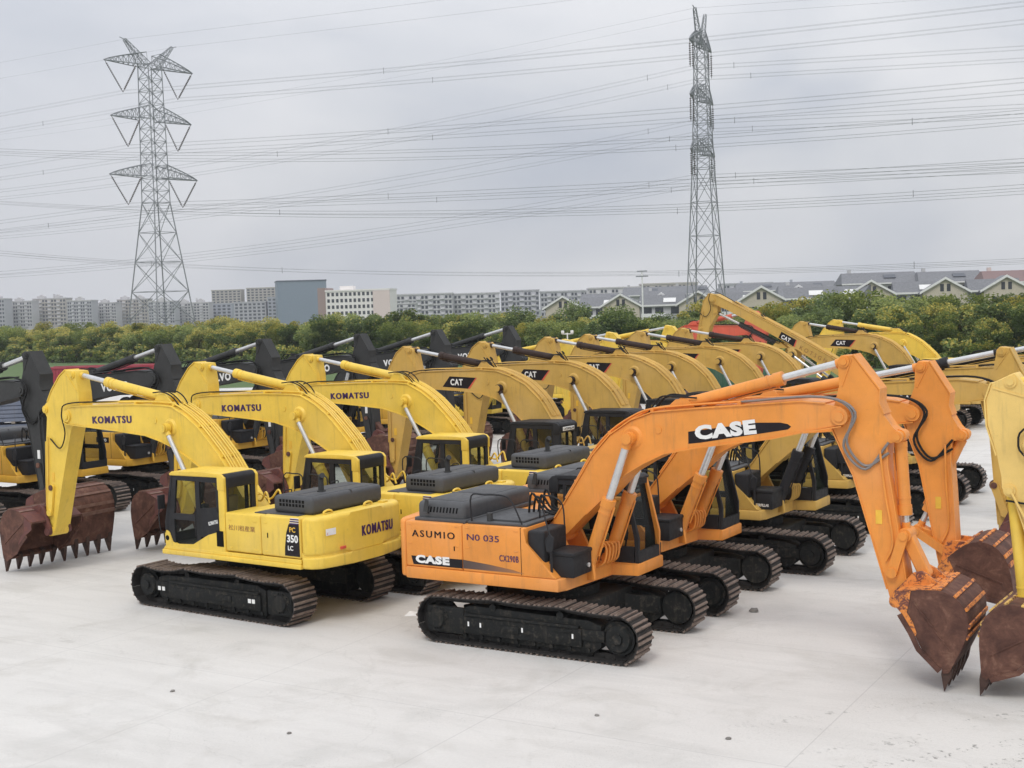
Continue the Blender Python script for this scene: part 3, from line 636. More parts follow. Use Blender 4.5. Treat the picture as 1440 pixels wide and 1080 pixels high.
    for o in ((0, .06) if c['house_style'] == 'C' else (0,)):
        k = MB(); k.tube(smooth_path([(hp[0][0], s*.2, hp[0][1]+.07), (hp[1][0]-.1, s*.27, hp[1][1]+.02), (hp[2][0]+o, y+s*o*.3, hp[2][1]), (hp[3][0]-o, y, hp[3][1]-o), (hp[4][0], y-s*.05, hp[4][1]-o), (hp[5][0], s*.23, hp[5][1]+o*3)], 6), .024 if c['house_style'] == 'C' else .017, 8)
        k.build('hose', hm, root)
    for o in ((-.14, -.05, .05, .14) if c['house_style'] == 'C' else (-.1, .1)):   # between the house and the boom foot
        h0 = rb(p['up'][1]); h1 = rb(p['up'][2]); k = MB()
        k.tube(smooth_path([(-.55, o*2, 2.35), (-.45, o*2, (2.75 if c['house_style'] == 'C' else 2.5)+abs(o)), (h0[0]-.12, o*1.6, h0[1]+(.30 if c['house_style'] == 'C' else .2)), (h1[0]-.06, o*1.5, h1[1]+.06)], 5), .024, 7); k.build('hose', BM if c['house_style'] == 'K' else M['hose'], root)
    hu = p['up'][7]; a0 = rb((p['AB'][0]-.15, p['AB'][1]-.05))
    for o in (-.12, .03, .14):         # over the hump to the arm cylinder
        q = rb((hu[0]+.28, hu[1]+.13)); q2 = rb((hu[0]+.55, hu[1]+.40+.3*abs(o))); k = MB()
        k.tube(smooth_path([(q[0], o, q[1]), (q2[0], o*1.3, q2[1]), (a0[0]+.05, o*1.5, a0[1]+.20), (a0[0]+.45, o*1.2, a0[1]+.18)], 5), .017, 7); k.build('hose', M['hose'], root)
    k = MB(); lx = [ra((frontx(p, z)-.10, z)) for z in (p['T'][1]-.55, p['T'][1]-1.3, p['G'][1]+.55)]
    k.tube(smooth_path([(lx[0][0], s*(W+.05), lx[0][1]), (lx[1][0], s*(W+.04), lx[1][1]), (lx[2][0], s*(W+.04), lx[2][1]), (lx[2][0]-.12, s*(W+.04), lx[2][1]-.35)], 4), .022, 7)
    k.build('pipe', AM, arm)
    # ---- lettering on the boom
    for sd in (1, -1):
        yy = sd*.3035
        if c['brand'] == 'K':
            q = rb((5.48 if sd > 0 else 4.0, 4.03 if sd > 0 else 4.0)); lettering('KOMATSU', 1.5, .185, side_matrix(q[0], yy, q[1], sd, (R(2.0) if sd > 0 else R(-1))-sd*db), M['navy'], boom, .022, sp=1.25, fat=.008)
        elif c['brand'] == 'C':
            if sd < 0:
                q = MB(); q.prism([rb(t) for t in ((2.98,3.985),(3.2,4.01),(4.9,4.295),(4.96,4.345),(4.90,4.39),(4.76,4.415),(4.32,4.405),(2.98,4.21))], -.3045, -.298); q.build('badge', M['blk_decal'], boom, ang=0)
                q = rb((3.13,4.055)); lettering('CASE', 1.20, .27, side_matrix(q[0], -.307, q[1], -1, R(7)+db), M['white'], boom, .06, sp=1.12)
        elif c['brand'] == 'T':
            q = MB(); t = ((4.75,4.12),(3.65,4.06),(3.35,4.42),(4.45,4.46)) if sd > 0 else ((3.35,4.06),(4.45,4.10),(4.75,4.46),(3.65,4.42))
            if c['prof'] == 'S': t = ((5.15,4.72),(4.3,4.26),(4.15,4.62),(4.95,5.06))
            if c['house_style'] == 'C': t = ((3.5,4.02),(4.3,4.10),(4.5,4.42),(3.7,4.38))
            q.prism([rb(v) for v in t], *sorted((sd*.298, sd*.3045))); q.build('badge', M['blk_decal'], boom, ang=0)
            if sd > 0:
                q = MB(); q.prism([rb(v) for v in (((3.65,4.06),(3.72,4.063),(3.40,4.42),(3.35,4.42)) if c['prof'] != 'S' else ((4.3,4.26),(4.36,4.29),(4.2,4.65),(4.15,4.62)))], .2985, .3055); q.build('decal_stripe', M['red_decal'], boom, ang=0)
            q = rb((4.42 if sd > 0 else 3.72, 4.17)) if c['prof'] != 'S' else rb((5.0,4.74))
            if c['prof'] == 'S' and sd > 0: t = rb((4.05,4.20)); lettering('KOTSGN', 1.5, .2, side_matrix(t[0], .307, t[1], 1, -R(28)), M['brown'], boom, 0, sp=1.6)
            lettering('CAT', .5, .21, side_matrix(q[0], sd*.307, q[1], sd, (0 if c['prof'] != 'S' else -sd*R(27))-sd*db), M['white'], boom, .035, sp=1.15)
        elif c['brand'] == 'V' and sd < 0:
            q = rb((3.5,4.12)); lettering('VOLVO', 1.25, .27, side_matrix(q[0], yy, q[1], -1, R(4)+db), M['white'], boom, .045, sp=1.2)
    return root

def G0x(p, f):
    g = p['G']; return p['back'][3][0]*(1-f)+p['front'][-3][0]*f if f < .9 else g[0]+.05
def frontx(p, z):
    f = p['front']; w = min(p['E'][1], p['G'][1]+1.8)
    for a, b in zip(f, f[1:]):
        if a[1] >= z >= b[1]: return min(a[0]+(b[0]-a[0])*(a[1]-z)/max(1e-6, a[1]-b[1]), p['G'][0]+.15)
    return p['G'][0]
def mid2(p, i):
    T = p['T']; f = p['front'][-2]; d = (p['G'][0]-T[0], p['G'][1]-T[1])
    return [(T[0]+.22, T[1]+.08), (T[0]+.12, T[1]-.45), (T[0]+.42, T[1]-.85), (T[0]+d[0]*.2+.65, T[1]-.62)][i]
def bone(a, b, r):
    dx, dz = b[0]-a[0], b[1]-a[1]; t = atan2(dz, dx); o = []
    for c, s0 in ((a, pi/2), (b, -pi/2)):
        for k in range(7):
            g = t+s0+pi*k/6; rr = r if c == a else r*1.0; o.append((c[0]+rr*cos(g), c[1]+rr*sin(g)))
    return o

# ------------------------------------------------------------------ the yard of machines
AY, BYAW = 2.5395, -.5484
hA, lA = Vector((cos(AY), sin(AY))), Vector((sin(AY), -cos(AY)))
hB, lB = Vector((cos(BYAW), sin(BYAW))), Vector((-sin(BYAW), cos(BYAW)))
KP, CP = Vector((-5.949, 29.462)), Vector((.860, 25.514))
def cfg(**k):
    d = dict(prof='K', house_style='K', boom='yellow', house='yellow', cab='yellow', cyl='yellow', brand='', chip='rusty'); d.update(k); return d
def place(o, xy, yaw, label, group, s=1.0, cat='excavator'):
    o.location = (xy[0], xy[1], 0); o.rotation_euler = (0, 0, yaw); o.scale = (s, s, s); tag(o, label, cat, group); return o
GA = 'excavators of the row facing left'; GB = 'excavators of the row facing right'; GC = 'excavators of the far left row'

k1 = make_excavator(cfg(brand='K', plate=True, chip='rusty', bs=1.06))
place(k1, KP, AY, 'foremost bright yellow excavator, cab side and both tracks in full view', GA)
k2 = place(copy_tree(k1), (-3.296, 32.135), AY-.007, 'second bright yellow excavator, cab behind the hood of the foremost yellow one', GA)
k3 = place(copy_tree(k1), (-.803, 35.933), AY+.004, 'third bright yellow excavator, rear end beside the hood of the nearest orange machine', GA)
t1 = make_excavator(cfg(prof='T', boom='ochre', house='ochre', cab='black', cyl='ochre', acyl='pin', bcyl='pin', eye='pin', brand='T', visor=True))
TA = [((1.81,39.45),0,'ochre excavator with black cab, first of its colour behind the three bright yellow ones'),
      ((4.27,42.87),0,'ochre excavator whose black cab stands just left of the orange boom hump'),
      ((6.75,46.9),-.003,'third ochre excavator of the middle row, its dark arm cylinder above the orange boom hump'),
      ((8.5,49.6),0,'fourth ochre excavator of the middle row, a clear black badge on its boom'),
      ((11.0,53.2),0,'fifth ochre excavator of the middle row, boom above the barrel of the orange arm cylinder'),
      ((13.4,56.6),0,'sixth ochre excavator of the middle row, boom beside the top of the orange arm'),
      ((20.86,64.81),0,'far ochre excavator whose boom shows alone against the dark green trees')]
for i, (xy, dy, lb) in enumerate(TA):
    place(t1 if i == 0 else copy_tree(t1), xy, AY+dy, lb, GA)
s1 = make_excavator(cfg(prof='S', boom='ochre', house='ochre', cab='black', cyl='char', brand='T', nobucket=True))
place(s1, (17.55,60.3), AY, 'ochre excavator with its long straight boom raised high above the others', GA)
place(copy_tree(k1), (24.2,70.3), AY, 'farthest yellow excavator, its boom behind the lone far ochre boom', GA)

c1 = make_excavator(cfg(prof='C', house_style='C', boom='orange', house='orange', cab='black', cyl='orange', brand='C', chip='orange', caseletters=True, hose='hose_grey', pillar='orange'))
place(c1, CP, BYAW, 'orange excavator nearest the viewer, black and white badge on boom and side', GB)
c2 = make_excavator(cfg(prof='C', house_style='C', boom='orange', house='orange', cab='black', cyl='orange', brand='C', chip='orange', caseletters=True, db=-3.0, da=-2.4, dk=34))
place(c2, CP+lB*4.15+hB*.09, BYAW, 'second orange excavator, standing directly behind the nearest orange one', GB)
m3 = make_excavator(cfg(prof='C', house_style='C', boom='ochre', house='ochre', cab='black', cyl='black', brand='T', chip='rusty', boxtext='CATERPILLAR', db=-2.0, da=-9.5))
place(m3, CP+lB*8.87+hB*.7, BYAW, 'ochre excavator with black boom cylinders beside the second orange one', GB)
m4 = place(copy_tree(m3), CP+lB*14.7+hB*1.1, BYAW, 'ochre excavator one place behind the ochre one with the black toolbox', GB)
m5 = place(copy_tree(m3), CP+lB*20.6+hB*1.4, BYAW, 'hindmost ochre excavator of the right row, mostly hidden, tracks showing between the arms', GB)

V0 = Vector((-19.1, 40.1))
v1 = make_excavator(cfg(prof='C', house_style='C', boom='char', house='amber', cab='char', cyl='char', brand='V', plate2='VOLVO', da=-4.5, bs=1.15))
VL = [(0,'dark grey boomed excavator, foremost of the left row, arm beside the first yellow arm'),
      (5.0,'second dark grey boomed excavator, arm rising between the first and second yellow booms'),
      (9.7,'third dark grey boomed excavator, arm behind the second yellow boom'),
      (15.2,'fourth dark grey boomed excavator, arm behind the third yellow boom'),
      (20.4,'fifth dark grey boomed excavator, arm behind the first ochre arm'),
      (26.2,'sixth and farthest dark grey boomed excavator, arm behind the second ochre arm')]
for i, (t, lb) in enumerate(VL):
    place(v1 if i == 0 else copy_tree(v1), V0+lB*t+hB*(.0 if i else 0), BYAW, lb, GC, 1.04)
y7 = make_excavator(cfg(prof='K', house_style='C', boom='yellow', house='yellow', cab='black', cyl='yellow', da=-14))
YL = [(31.8,.93,'yellow excavator beyond the dark grey ones, low arm tip just above the ochre booms'),
      (36.2,.97,'yellow excavator beyond the dark grey ones, middle of the three with arms facing right'),
      (43.2,1.0,'yellow excavator beyond the dark grey ones, its arm next to the raised straight arm')]
for i, (t, s_, lb) in enumerate(YL):
    place(y7 if i == 0 else copy_tree(y7), V0+lB*t, BYAW, lb, GC, s_)
r1 = make_excavator(cfg(prof='K', house_style='C', boom='red', house='red', cab='black', cyl='red', da=-14))
place(r1, V0+lB*54.5, BYAW, 'faded red excavator seen under the raised straight boom', GC, 1.12)
p1 = make_excavator(cfg(prof='P', house_style='K', boom='pale', house='pale', cab='pale', cyl='yellow', chip='pale', db=-.5, da=-28))
place(p1, (13.92,17.1), AY, 'pale yellow excavator, only arm and bucket in view before the ochre arm', 'excavators of the near right row')

# ------------------------------------------------------------------ ground
def ground_mat():
    m, nt, b = nodes('yard concrete'); g = N(nt, 'ShaderNodeNewGeometry'); v = g.outputs['Position']
    mp = N(nt, 'ShaderNodeMapping'); mp.inputs['Rotation'].default_value = (0,0,-BYAW); nt.links.new(v, mp.inputs['Vector']); w = mp.outputs[0]
    st = N(nt, 'ShaderNodeMapping'); st.inputs['Scale'].default_value = (.35,2.2,1); nt.links.new(w, st.inputs['Vector'])
    n1 = noise(nt, v, .12, 5, .6); n2 = noise(nt, st.outputs[0], .8, 6, .62, .5); n3 = noise(nt, v, 18, 5, .7)
    c = ramp(nt, n1, [(.3,(.565,.55,.525)),(.7,(.665,.65,.62))])
    c = mixc(nt, ramp(nt, n2, [(.46,(0,0,0)),(.72,(.5,)*3)]), c, (.49,.475,.45))
    c = mixc(nt, ramp(nt, n3, [(.35,(.16,)*3),(.6,(0,0,0))]), c, (.38,.37,.35))
    # greyer worn patch where machines turn
    n4 = noise(nt, v, .33, 6, .6, 1.0)
    c = mixc(nt, ramp(nt, n4, [(.54,(0,0,0)),(.70,(.5,)*3)]), c, (.43,.425,.40))
    # oil and mud stains
    n5 = noise(nt, v, 1.1, 5, .7, .6)
    c = mixc(nt, ramp(nt, n5, [(.64,(0,0,0)),(.78,(.5,)*3)]), c, (.25,.235,.20))
    n10 = noise(nt, v, .55, 6, .65, .8)
    c = mixc(nt, ramp(nt, n10, [(.52,(0,0,0)),(.66,(.26,)*3)]), c, (.36,.34,.30))
    # joints between slabs
    s = N(nt, 'ShaderNodeSeparateXYZ'); nt.links.new(w, s.inputs[0])
    def joint(sock, period, off):
        a = N(nt, 'ShaderNodeMath', operation='ADD'); a.inputs[1].default_value = off; nt.links.new(sock, a.inputs[0])
        q = N(nt, 'ShaderNodeMath', operation='PINGPONG'); q.inputs[1].default_value = period/2; nt.links.new(a.outputs[0], q.inputs[0])
        return ramp(nt, q.outputs[0], [(0,(.55,)*3),(.016,(0,0,0))])
    c = mixc(nt, joint(s.outputs[0], 5.0, 1.1), c, (.36,.35,.34)); c = mixc(nt, joint(s.outputs[1], 6.0, .9), c, (.36,.35,.34))
    # fine cracks and grit
    wn = N(nt, 'ShaderNodeTexNoise'); wn.inputs['Scale'].default_value = .8; wn.inputs['Detail'].default_value = 5; nt.links.new(v, wn.inputs['Vector'])
    wa = N(nt, 'ShaderNodeVectorMath', operation='MULTIPLY_ADD'); nt.links.new(wn.outputs['Color'], wa.inputs[0]); wa.inputs[1].default_value = (2.2,2.2,0); nt.links.new(v, wa.inputs[2])
    vo = N(nt, 'ShaderNodeTexVoronoi', feature='DISTANCE_TO_EDGE'); vo.inputs['Scale'].default_value = .17; nt.links.new(wa.outputs[0], vo.inputs['Vector'])
    c = mixc(nt, ramp(nt, vo.outputs['Distance'], [(0,(.14,)*3),(.0035,(0,0,0))]), c, (.30,.29,.27))
    n8 = noise(nt, v, 42, 2, .5); n9 = noise(nt, v, .45, 4, .6)
    gr = N(nt, 'ShaderNodeMath', operation='MULTIPLY'); nt.links.new(ramp(nt, n8, [(.62,(0,0,0)),(.70,(.8,)*3)]), gr.inputs[0]); nt.links.new(ramp(nt, n9, [(.42,(.1,)*3),(.62,(1,1,1))]), gr.inputs[1])
    c = mixc(nt, gr.outputs[0], c, (.27,.26,.24))
    # tracked-in mud: broken tread marks near the foremost buckets
    tm = N(nt, 'ShaderNodeMapping'); tm.inputs['Rotation'].default_value = (0,0,R(-18)); nt.links.new(v, tm.inputs['Vector']); ts = N(nt, 'ShaderNodeSeparateXYZ'); nt.links.new(tm.outputs[0], ts.inputs[0])
    wv = N(nt, 'ShaderNodeTexWave', bands_direction='X'); wv.inputs['Scale'].default_value = 2.3; wv.inputs['Distortion'].default_value = 9; wv.inputs['Detail'].default_value = 4; wv.inputs['Detail Scale'].default_value = 2; nt.links.new(tm.outputs[0], wv.inputs['Vector'])
    st2 = N(nt, 'ShaderNodeMapping'); st2.inputs['Scale'].default_value = (.22,1.5,1); nt.links.new(tm.outputs[0], st2.inputs['Vector'])
    n6 = noise(nt, st2.outputs[0], .9, 4, .6); n7 = noise(nt, v, 6, 6, .75)
    def band(sock, a, b_):
        q = N(nt, 'ShaderNodeMapRange', interpolation_type='SMOOTHSTEP'); q.inputs[1].default_value = a; q.inputs[2].default_value = b_; nt.links.new(sock, q.inputs[0]); return q.outputs[0]
    def mul(*ss):
        o = ss[0]
        for k in ss[1:]:
            q = N(nt, 'ShaderNodeMath', operation='MULTIPLY'); nt.links.new(o, q.inputs[0]); nt.links.new(k, q.inputs[1]); o = q.outputs[0]
        return o
    sp = N(nt, 'ShaderNodeSeparateXYZ'); nt.links.new(v, sp.inputs[0])
    mk = mul(band(n6, .50, .58), band(wv.outputs['Fac'], .45, .6), band(n7, .50, .62), band(sp.outputs[0], 2.2, 6.0), band(sp.outputs[1], 21.2, 19.6))
    c = mixc(nt, mk, c, (.24,.235,.22))
    nt.links.new(c, b.inputs['Base Color'])
    nt.links.new(ramp(nt, n2, [(.3,(.72,)*3),(.7,(.9,)*3)]), b.inputs['Roughness'])
    bp = N(nt, 'ShaderNodeBump'); bp.inputs['Strength'].default_value = .25; bp.inputs['Distance'].default_value = .01; nt.links.new(n3, bp.inputs['Height']); nt.links.new(bp.outputs[0], b.inputs['Normal'])
    return m
def grass_mat():
    m, nt, b = nodes('lawn'); g = N(nt, 'ShaderNodeNewGeometry'); v = g.outputs['Position']
    n1 = noise(nt, v, .08, 5); n2 = noise(nt, v, 2.5, 6, .7)
    c = mixc(nt, .5, ramp(nt, n1, [(.3,(.05,.10,.025)),(.7,(.12,.17,.05))]), ramp(nt, n2, [(.3,(.03,.07,.015)),(.7,(.11,.17,.05))]))
    nt.links.new(c, b.inputs['Base Color']); b.inputs['Roughness'].default_value = .95; return m
g = MB(); g.quad([(-4000,-200,-.004),(4000,-200,-.004),(4000,6000,-.004),(-4000,6000,-.004)]); o = g.build('ground', grass_mat(), ang=0); tag(o, kind='structure')
def along(p, t, u): return (p[0]+hB[0]*t+lB[0]*u, p[1]+hB[1]*t+lB[1]*u, 0)
o0 = (-26, 112)
g = MB(); g.quad([along(o0,-160,0)[:2]+(0,), along(o0,-160,-170)[:2]+(0,), along(o0,220,-170)[:2]+(0,), along(o0,220,0)[:2]+(0,)]); o = g.build('concrete_yard', ground_mat(), ang=0); tag(o, kind='structure')

# ------------------------------------------------------------------ trees of the belt
def leaf_mat(name, a, b_, t=.38):
    m, nt, b = nodes(name); oi = N(nt, 'ShaderNodeObjectInfo'); g = N(nt, 'ShaderNodeNewGeometry')
    n = noise(nt, g.outputs['Position'], .55, 3); rr = g.outputs['Random Per Island']
    mm = N(nt, 'ShaderNodeMath', operation='MULTIPLY_ADD'); nt.links.new(rr, mm.inputs[0]); mm.inputs[1].default_value = .6; nt.links.new(n, mm.inputs[2])
    m2 = N(nt, 'ShaderNodeMath', operation='MULTIPLY_ADD'); nt.links.new(oi.outputs['Random'], m2.inputs[0]); m2.inputs[1].default_value = .35; nt.links.new(mm.outputs[0], m2.inputs[2])
    c = ramp(nt, m2.outputs[0], [(.45, a), (1.15 if False else .98, b_)])
    nt.links.new(c, b.inputs['Base Color']); b.inputs['Roughness'].default_value = .65
    tl = N(nt, 'ShaderNodeBsdfTranslucent'); nt.links.new(c, tl.inputs[0]); mx = N(nt, 'ShaderNodeMixShader'); mx.inputs[0].default_value = t
    nt.links.new(b.outputs[0], mx.inputs[1]); nt.links.new(tl.outputs[0], mx.inputs[2]); nt.links.new(mx.outputs[0], nt.nodes['Material Output'].inputs[0]); return m
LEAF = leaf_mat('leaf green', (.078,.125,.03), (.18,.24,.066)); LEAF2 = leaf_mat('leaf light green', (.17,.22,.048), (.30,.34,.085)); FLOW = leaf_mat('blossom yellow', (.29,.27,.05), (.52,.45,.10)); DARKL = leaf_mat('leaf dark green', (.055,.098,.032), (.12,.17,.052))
BARK = mottled('bark', [(.3,(.05,.035,.025)),(.7,(.13,.10,.075))], 6, .9, 0, .4)
def crown_mesh(seed, w, h, n, flow, mats, leaf):
    rg = random.Random(seed); bm = MB(); lobes = []
    for i in range(24):
        a = rg.uniform(0, 2*pi); r = rg.uniform(.1, .85)*w; z = rg.uniform(.16, .93)*h*(1-.16*r/w)
        lobes.append((Vector((r*cos(a), r*sin(a), z)), rg.uniform(.16, .36)*w))
    lobes.append((Vector((0,0,h*.8)), .34*w))
    for i in range(n):
        c, rad = rg.choice(lobes); d = Vector((rg.gauss(0,1), rg.gauss(0,1), rg.gauss(0,1))).normalized()
        p = c+d*rad*(rg.random()**.33)*Vector((1,1,.85)).length/1.65
        if p.z < .12*h: p.z = .12*h+rg.random()*.4
        u = Vector((rg.gauss(0,1), rg.gauss(0,1), rg.gauss(0,.6))).normalized(); q = u.orthogonal().normalized(); k = rg.uniform(.6,1.35)*leaf
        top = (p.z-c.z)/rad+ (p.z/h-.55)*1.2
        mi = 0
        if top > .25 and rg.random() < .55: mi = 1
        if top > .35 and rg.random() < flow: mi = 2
        if mi == 2: k *= 1.0
        bm.quad([p-u*k, p-q*k*.55, p+u*k, p+q*k*.55], mi)
    bm.bm.faces.ensure_lookup_table()
    if bmesh: me = bpy.data.meshes.new('crown'); bm.bm.to_mesh(me); bm.bm.free()
    for m in mats: me.materials.append(m)
    return me
def trunk_mesh(seed, h):
    rg = random.Random(seed); t = MB(); t.cyl((0,0,-.1), (.05,.03,h*.42), .17, .11, 10)
    for i in range(6):
        a = i*pi/3+rg.random(); z = h*(.28+.05*i); t.cyl((.03,.02,z-.3), (cos(a)*h*.2, sin(a)*h*.2, z+h*.22), .07, .025, 6)
    o = t.build('trunk', BARK); me = o.data; bpy.data.objects.remove(o); return me
KIND = []
for s in range(8):
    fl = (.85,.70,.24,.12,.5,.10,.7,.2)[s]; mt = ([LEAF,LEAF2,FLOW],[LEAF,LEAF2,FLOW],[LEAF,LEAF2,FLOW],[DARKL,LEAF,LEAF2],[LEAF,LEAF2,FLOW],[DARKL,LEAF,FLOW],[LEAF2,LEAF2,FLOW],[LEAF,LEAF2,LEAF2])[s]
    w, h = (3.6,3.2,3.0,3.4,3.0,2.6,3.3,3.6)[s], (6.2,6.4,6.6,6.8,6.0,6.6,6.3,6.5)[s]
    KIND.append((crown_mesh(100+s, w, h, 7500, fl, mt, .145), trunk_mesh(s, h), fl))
TL = ['tall dense tree covered in yellow blossom along the far belt','round tree with yellow blossom on top in the far belt','green bushy tree with a few yellowish tips in the belt','very dark green tree in the belt behind the yard',
      'mid green tree with scattered yellow blossom in the belt','slim dark green tree in the belt behind the yard','pale yellowish green tree in the belt behind the yard','broad leafy green tree in the belt behind the yard']
GT = 'trees of the belt behind the yard'
rg = random.Random(5)
a0, a1 = Vector((-112, 252)), Vector((62, 100)); dv = (a1-a0).normalized(); nv = Vector((-dv[1], dv[0]))
if nv[1] < 0: nv = -nv
LEN = (a1-a0).length
def plant(t, off, kind, s):
    c, tr, fl = KIND[kind]; p = a0+dv*t+nv*off
    e = empty('tree', (p[0], p[1], 0), rg.uniform(0, 6.28), TL[kind], 'tree', GT); e.scale = (s, s, s*rg.uniform(.92,1.06))
    link('trunk', tr, e); link('crown', c, e)
for row, (off, step) in enumerate(((0,4.4),(5.0,4.6),(10.5,4.6),(17,5.0))):
    t = rg.uniform(0,3)
    while t < LEN:
        f = t/LEN
        # yellow blossom to the left and at the far right, darker green in the middle right
        wts = [3,3,1.6,.5,2.4,.3,2,1.2] if f < .45 else ([.6,.8,2,2,1.5,1.8,.5,2.2] if f < .75 else [.3,.6,2.6,2,2,1.6,.4,2.8])
        kind = rg.choices(range(8), wts)[0]
        plant(t, off+rg.uniform(-1,1), kind, rg.uniform(.78,1.08)*(.92 if row == 0 else 1.0)*(1+.05*(f > .8)))
        t += step*rg.uniform(.8,1.2)
# low shrubs along the foot of the belt
sh = crown_mesh(300, 1.7, 2.3, 1500, .4, [LEAF,LEAF2,FLOW], .17); st_ = trunk_mesh(77, 2.2)
t = 0
while t < LEN:
    p = a0+dv*t-nv*rg.uniform(2.5,4); e = empty('shrub', (p[0], p[1], 0), rg.uniform(0,6.28), 'low green shrub at the foot of the tree belt', 'shrub', 'shrubs at the foot of the tree belt'); s = rg.uniform(.7,1.3); e.scale = (s,s,s)
    link('crown', sh, e); link('trunk', st_, e); t += rg.uniform(2.6,4.6)

# ------------------------------------------------------------------ lattice pylons and their lines
def lattice(mb, p0, p1, w0, w1, n, rl, rb_, X, Y, xb=True):
    """square lattice mast between p0 and p1 with half widths w0, w1 along unit vectors X and Y"""
    p0, p1 = Vector(p0), Vector(p1); ring = []
    for i in range(n+1):
        t = i/n; c = p0.lerp(p1, t); w = w0+(w1-w0)*t; ring.append([c+X*w*a+Y*w*b for a, b in ((1,1),(-1,1),(-1,-1),(1,-1))])
    for A, B in zip(ring, ring[1:]):
        for k in range(4):
            mb.bar(A[k], B[k], rl); j = (k+1) % 4
            if xb: mb.bar(A[k], B[j], rb_); mb.bar(A[j], B[k], rb_)
            else: mb.bar(A[k], B[j], rb_)
            mb.bar(B[k], B[j], rb_)
    for k in range(4): mb.bar(ring[0][k], ring[0][(k+1) % 4], rb_)
def pylon(pos, adir, zs, H, base, waist, zw, top, half, label, vee, horns):
    e = empty('pylon', (pos[0], pos[1], 0), 0, label, 'pylon', 'lattice pylons')
    X = Vector((adir[0], adir[1], 0)).normalized(); Y = Vector((-X.y, X.x, 0)); Z = Vector((0,0,1))
    b = MB(); lattice(b, (0,0,0), Z*zw, base, waist, 5, .15, .075, X, Y); 
    # inner bracing of the legs
    nb = 11; lattice(b, Z*zw, Z*zs[-1], waist, top, nb, .12, .06, X, Y); b.build('mast', M['galv'], e, ang=0)
    ends = []
    for i, z in enumerate(zs):
        w = waist+(top-waist)*(z-zw)/(zs[-1]-zw)
        for sg in (1, -1):
            a = MB(); tip = X*sg*half[i]+Z*(z+.4); n = 7; rows = []
            for k in range(n+1):
                t = k/n; c = (X*sg*w).lerp(X*sg*half[i], t)
                hh = 3.2*(1-t)**.8+.05
                rows.append((c+Y*w*(1-t)+Z*(z), c-Y*w*(1-t)+Z*z, c+Y*w*.8*(1-t)+Z*(z+hh*(1-.15)), c-Y*w*.8*(1-t)+Z*(z+hh*.85)))
            for A, B in zip(rows, rows[1:]):
                for k in range(4): a.bar(A[k], B[k], .115)
                a.bar(A[0], B[2], .05); a.bar(A[1], B[3], .05); a.bar(A[0], B[1], .05); a.bar(A[2], B[0], .05); a.bar(A[0], A[2], .05); a.bar(A[1], A[3], .05); a.bar(A[2], A[3], .05)
            a.build('crossarm', M['galv'], e, ang=0)
        for sg in (1, -1):
            def string(p, q):
                s = MB(); p, q = Vector(p), Vector(q); s.bar(p, q, .07); L = (q-p).length; d = (q-p).normalized(); k = .8
                while k < L-.6: s.cyl(p+d*k, p+d*(k+.16), .24, .15, 6); k += .42
                s.build('insulator', M['ins'], e, ang=0)
            if vee:
                bt = X*sg*(half[i]*.62)+Z*(z-6.2); string(X*sg*half[i]*.985+Z*z, bt); string(X*sg*half[i]*.3+Z*z, bt); ends.append((i, sg, bt))
            else:
                bt = X*sg*(half[i]*.85)+Z*(z-5.2)
                for f in (.97, .72): string(X*sg*half[i]*f+Z*z, X*sg*half[i]*f+Z*(z-5.2))
                ends.append((i, sg, bt))
    hb = MB(); hends = []
    for sg in (1, -1):
        q = X*sg*horns[0]+Z*horns[1]; lattice(hb, X*sg*top*.6+Z*(zs[-1]), q, top*.55, .25, 6, .085, .045, Y, (Z*.7-X*sg*.7), False); hb.bar(q, q+X*sg*1.2+Z*.3, .09); hends.append((sg, q))
    hb.build('earth_wire_peak', M['galv'], e, ang=0)
    return e, [(i, sg, Vector((*pos,0))+v) for i, sg, v in ends], [(sg, Vector((*pos,0))+v) for sg, v in hends]
PL, PR_ = (-76, 280), (39, 254)
_, endL, hornL = pylon(PL, (.60,.80), (37.5,49.8,61.2), 66, 5.7, 2.1, 32, 1.75, (11.6,10.6,11.6), 'grey lattice pylon with wide arms and V shaped insulators, on the left', True, (6.2,66.2))
_, endR, hornR = pylon(PR_, (.42,.91), (36,46.4,56.8), 66, 3.4, 1.75, 33, 1.0, (8.4,8.0,7.6), 'slim tall grey lattice pylon with hanging insulators, on the right', False, (3.6,63.4))
LAB = {0:'lowest', 1:'middle', 2:'top'}
def conductor(start, d, L, sag, n, rad, spread, label, spacers=(), group='overhead power lines', dz=0):
    """bundle of n wires leaving START along unit vector d for L metres"""
    b = MB(); d = Vector((*d,0)).normalized(); sd = Vector((-d.y, d.x, 0)); pts = []
    def at(t): u = t/420.0; return start+d*t+Vector((0,0,-4*sag*u*(1-u)+dz*t))
    offs = [sd*a*spread+Vector((0,0,b_*spread)) for a, b_ in ((-1,-1),(1,-1),(1,1),(-1,1))][:n] if n == 4 else ([sd*spread, -sd*spread] if n == 2 else [Vector((0,0,0))])
    N_ = 28
    for of in offs:
        q = [at(L*k/N_)+of for k in range(N_+1)]
        for A, B in zip(q, q[1:]): b.cyl(A, B, rad, n=3, caps=False)
    for t in spacers:
        c = at(t); b.bar(c+Vector((0,0,-1.7*spread)), c+Vector((0,0,1.7*spread)), .055)
    o = b.build('power_line', M['wire'], ang=0); tag(o, label, 'power line', group)
def nm(lev, sg, where): return '%s %s conductor bundle running %s' % (LAB[lev], 'outer' if sg > 0 else 'inner', where)
for i, sg, p in endL:
    conductor(p, (.903,-.43), 330, 4.6, 4, .017, .34, nm(i, sg, 'right from the left pylon with V insulators'), (64,))
    conductor(p, (-.903,.43), 150, 4.6, 4, .017, .34, nm(i, sg, 'left from the left pylon with V insulators'), (40,))
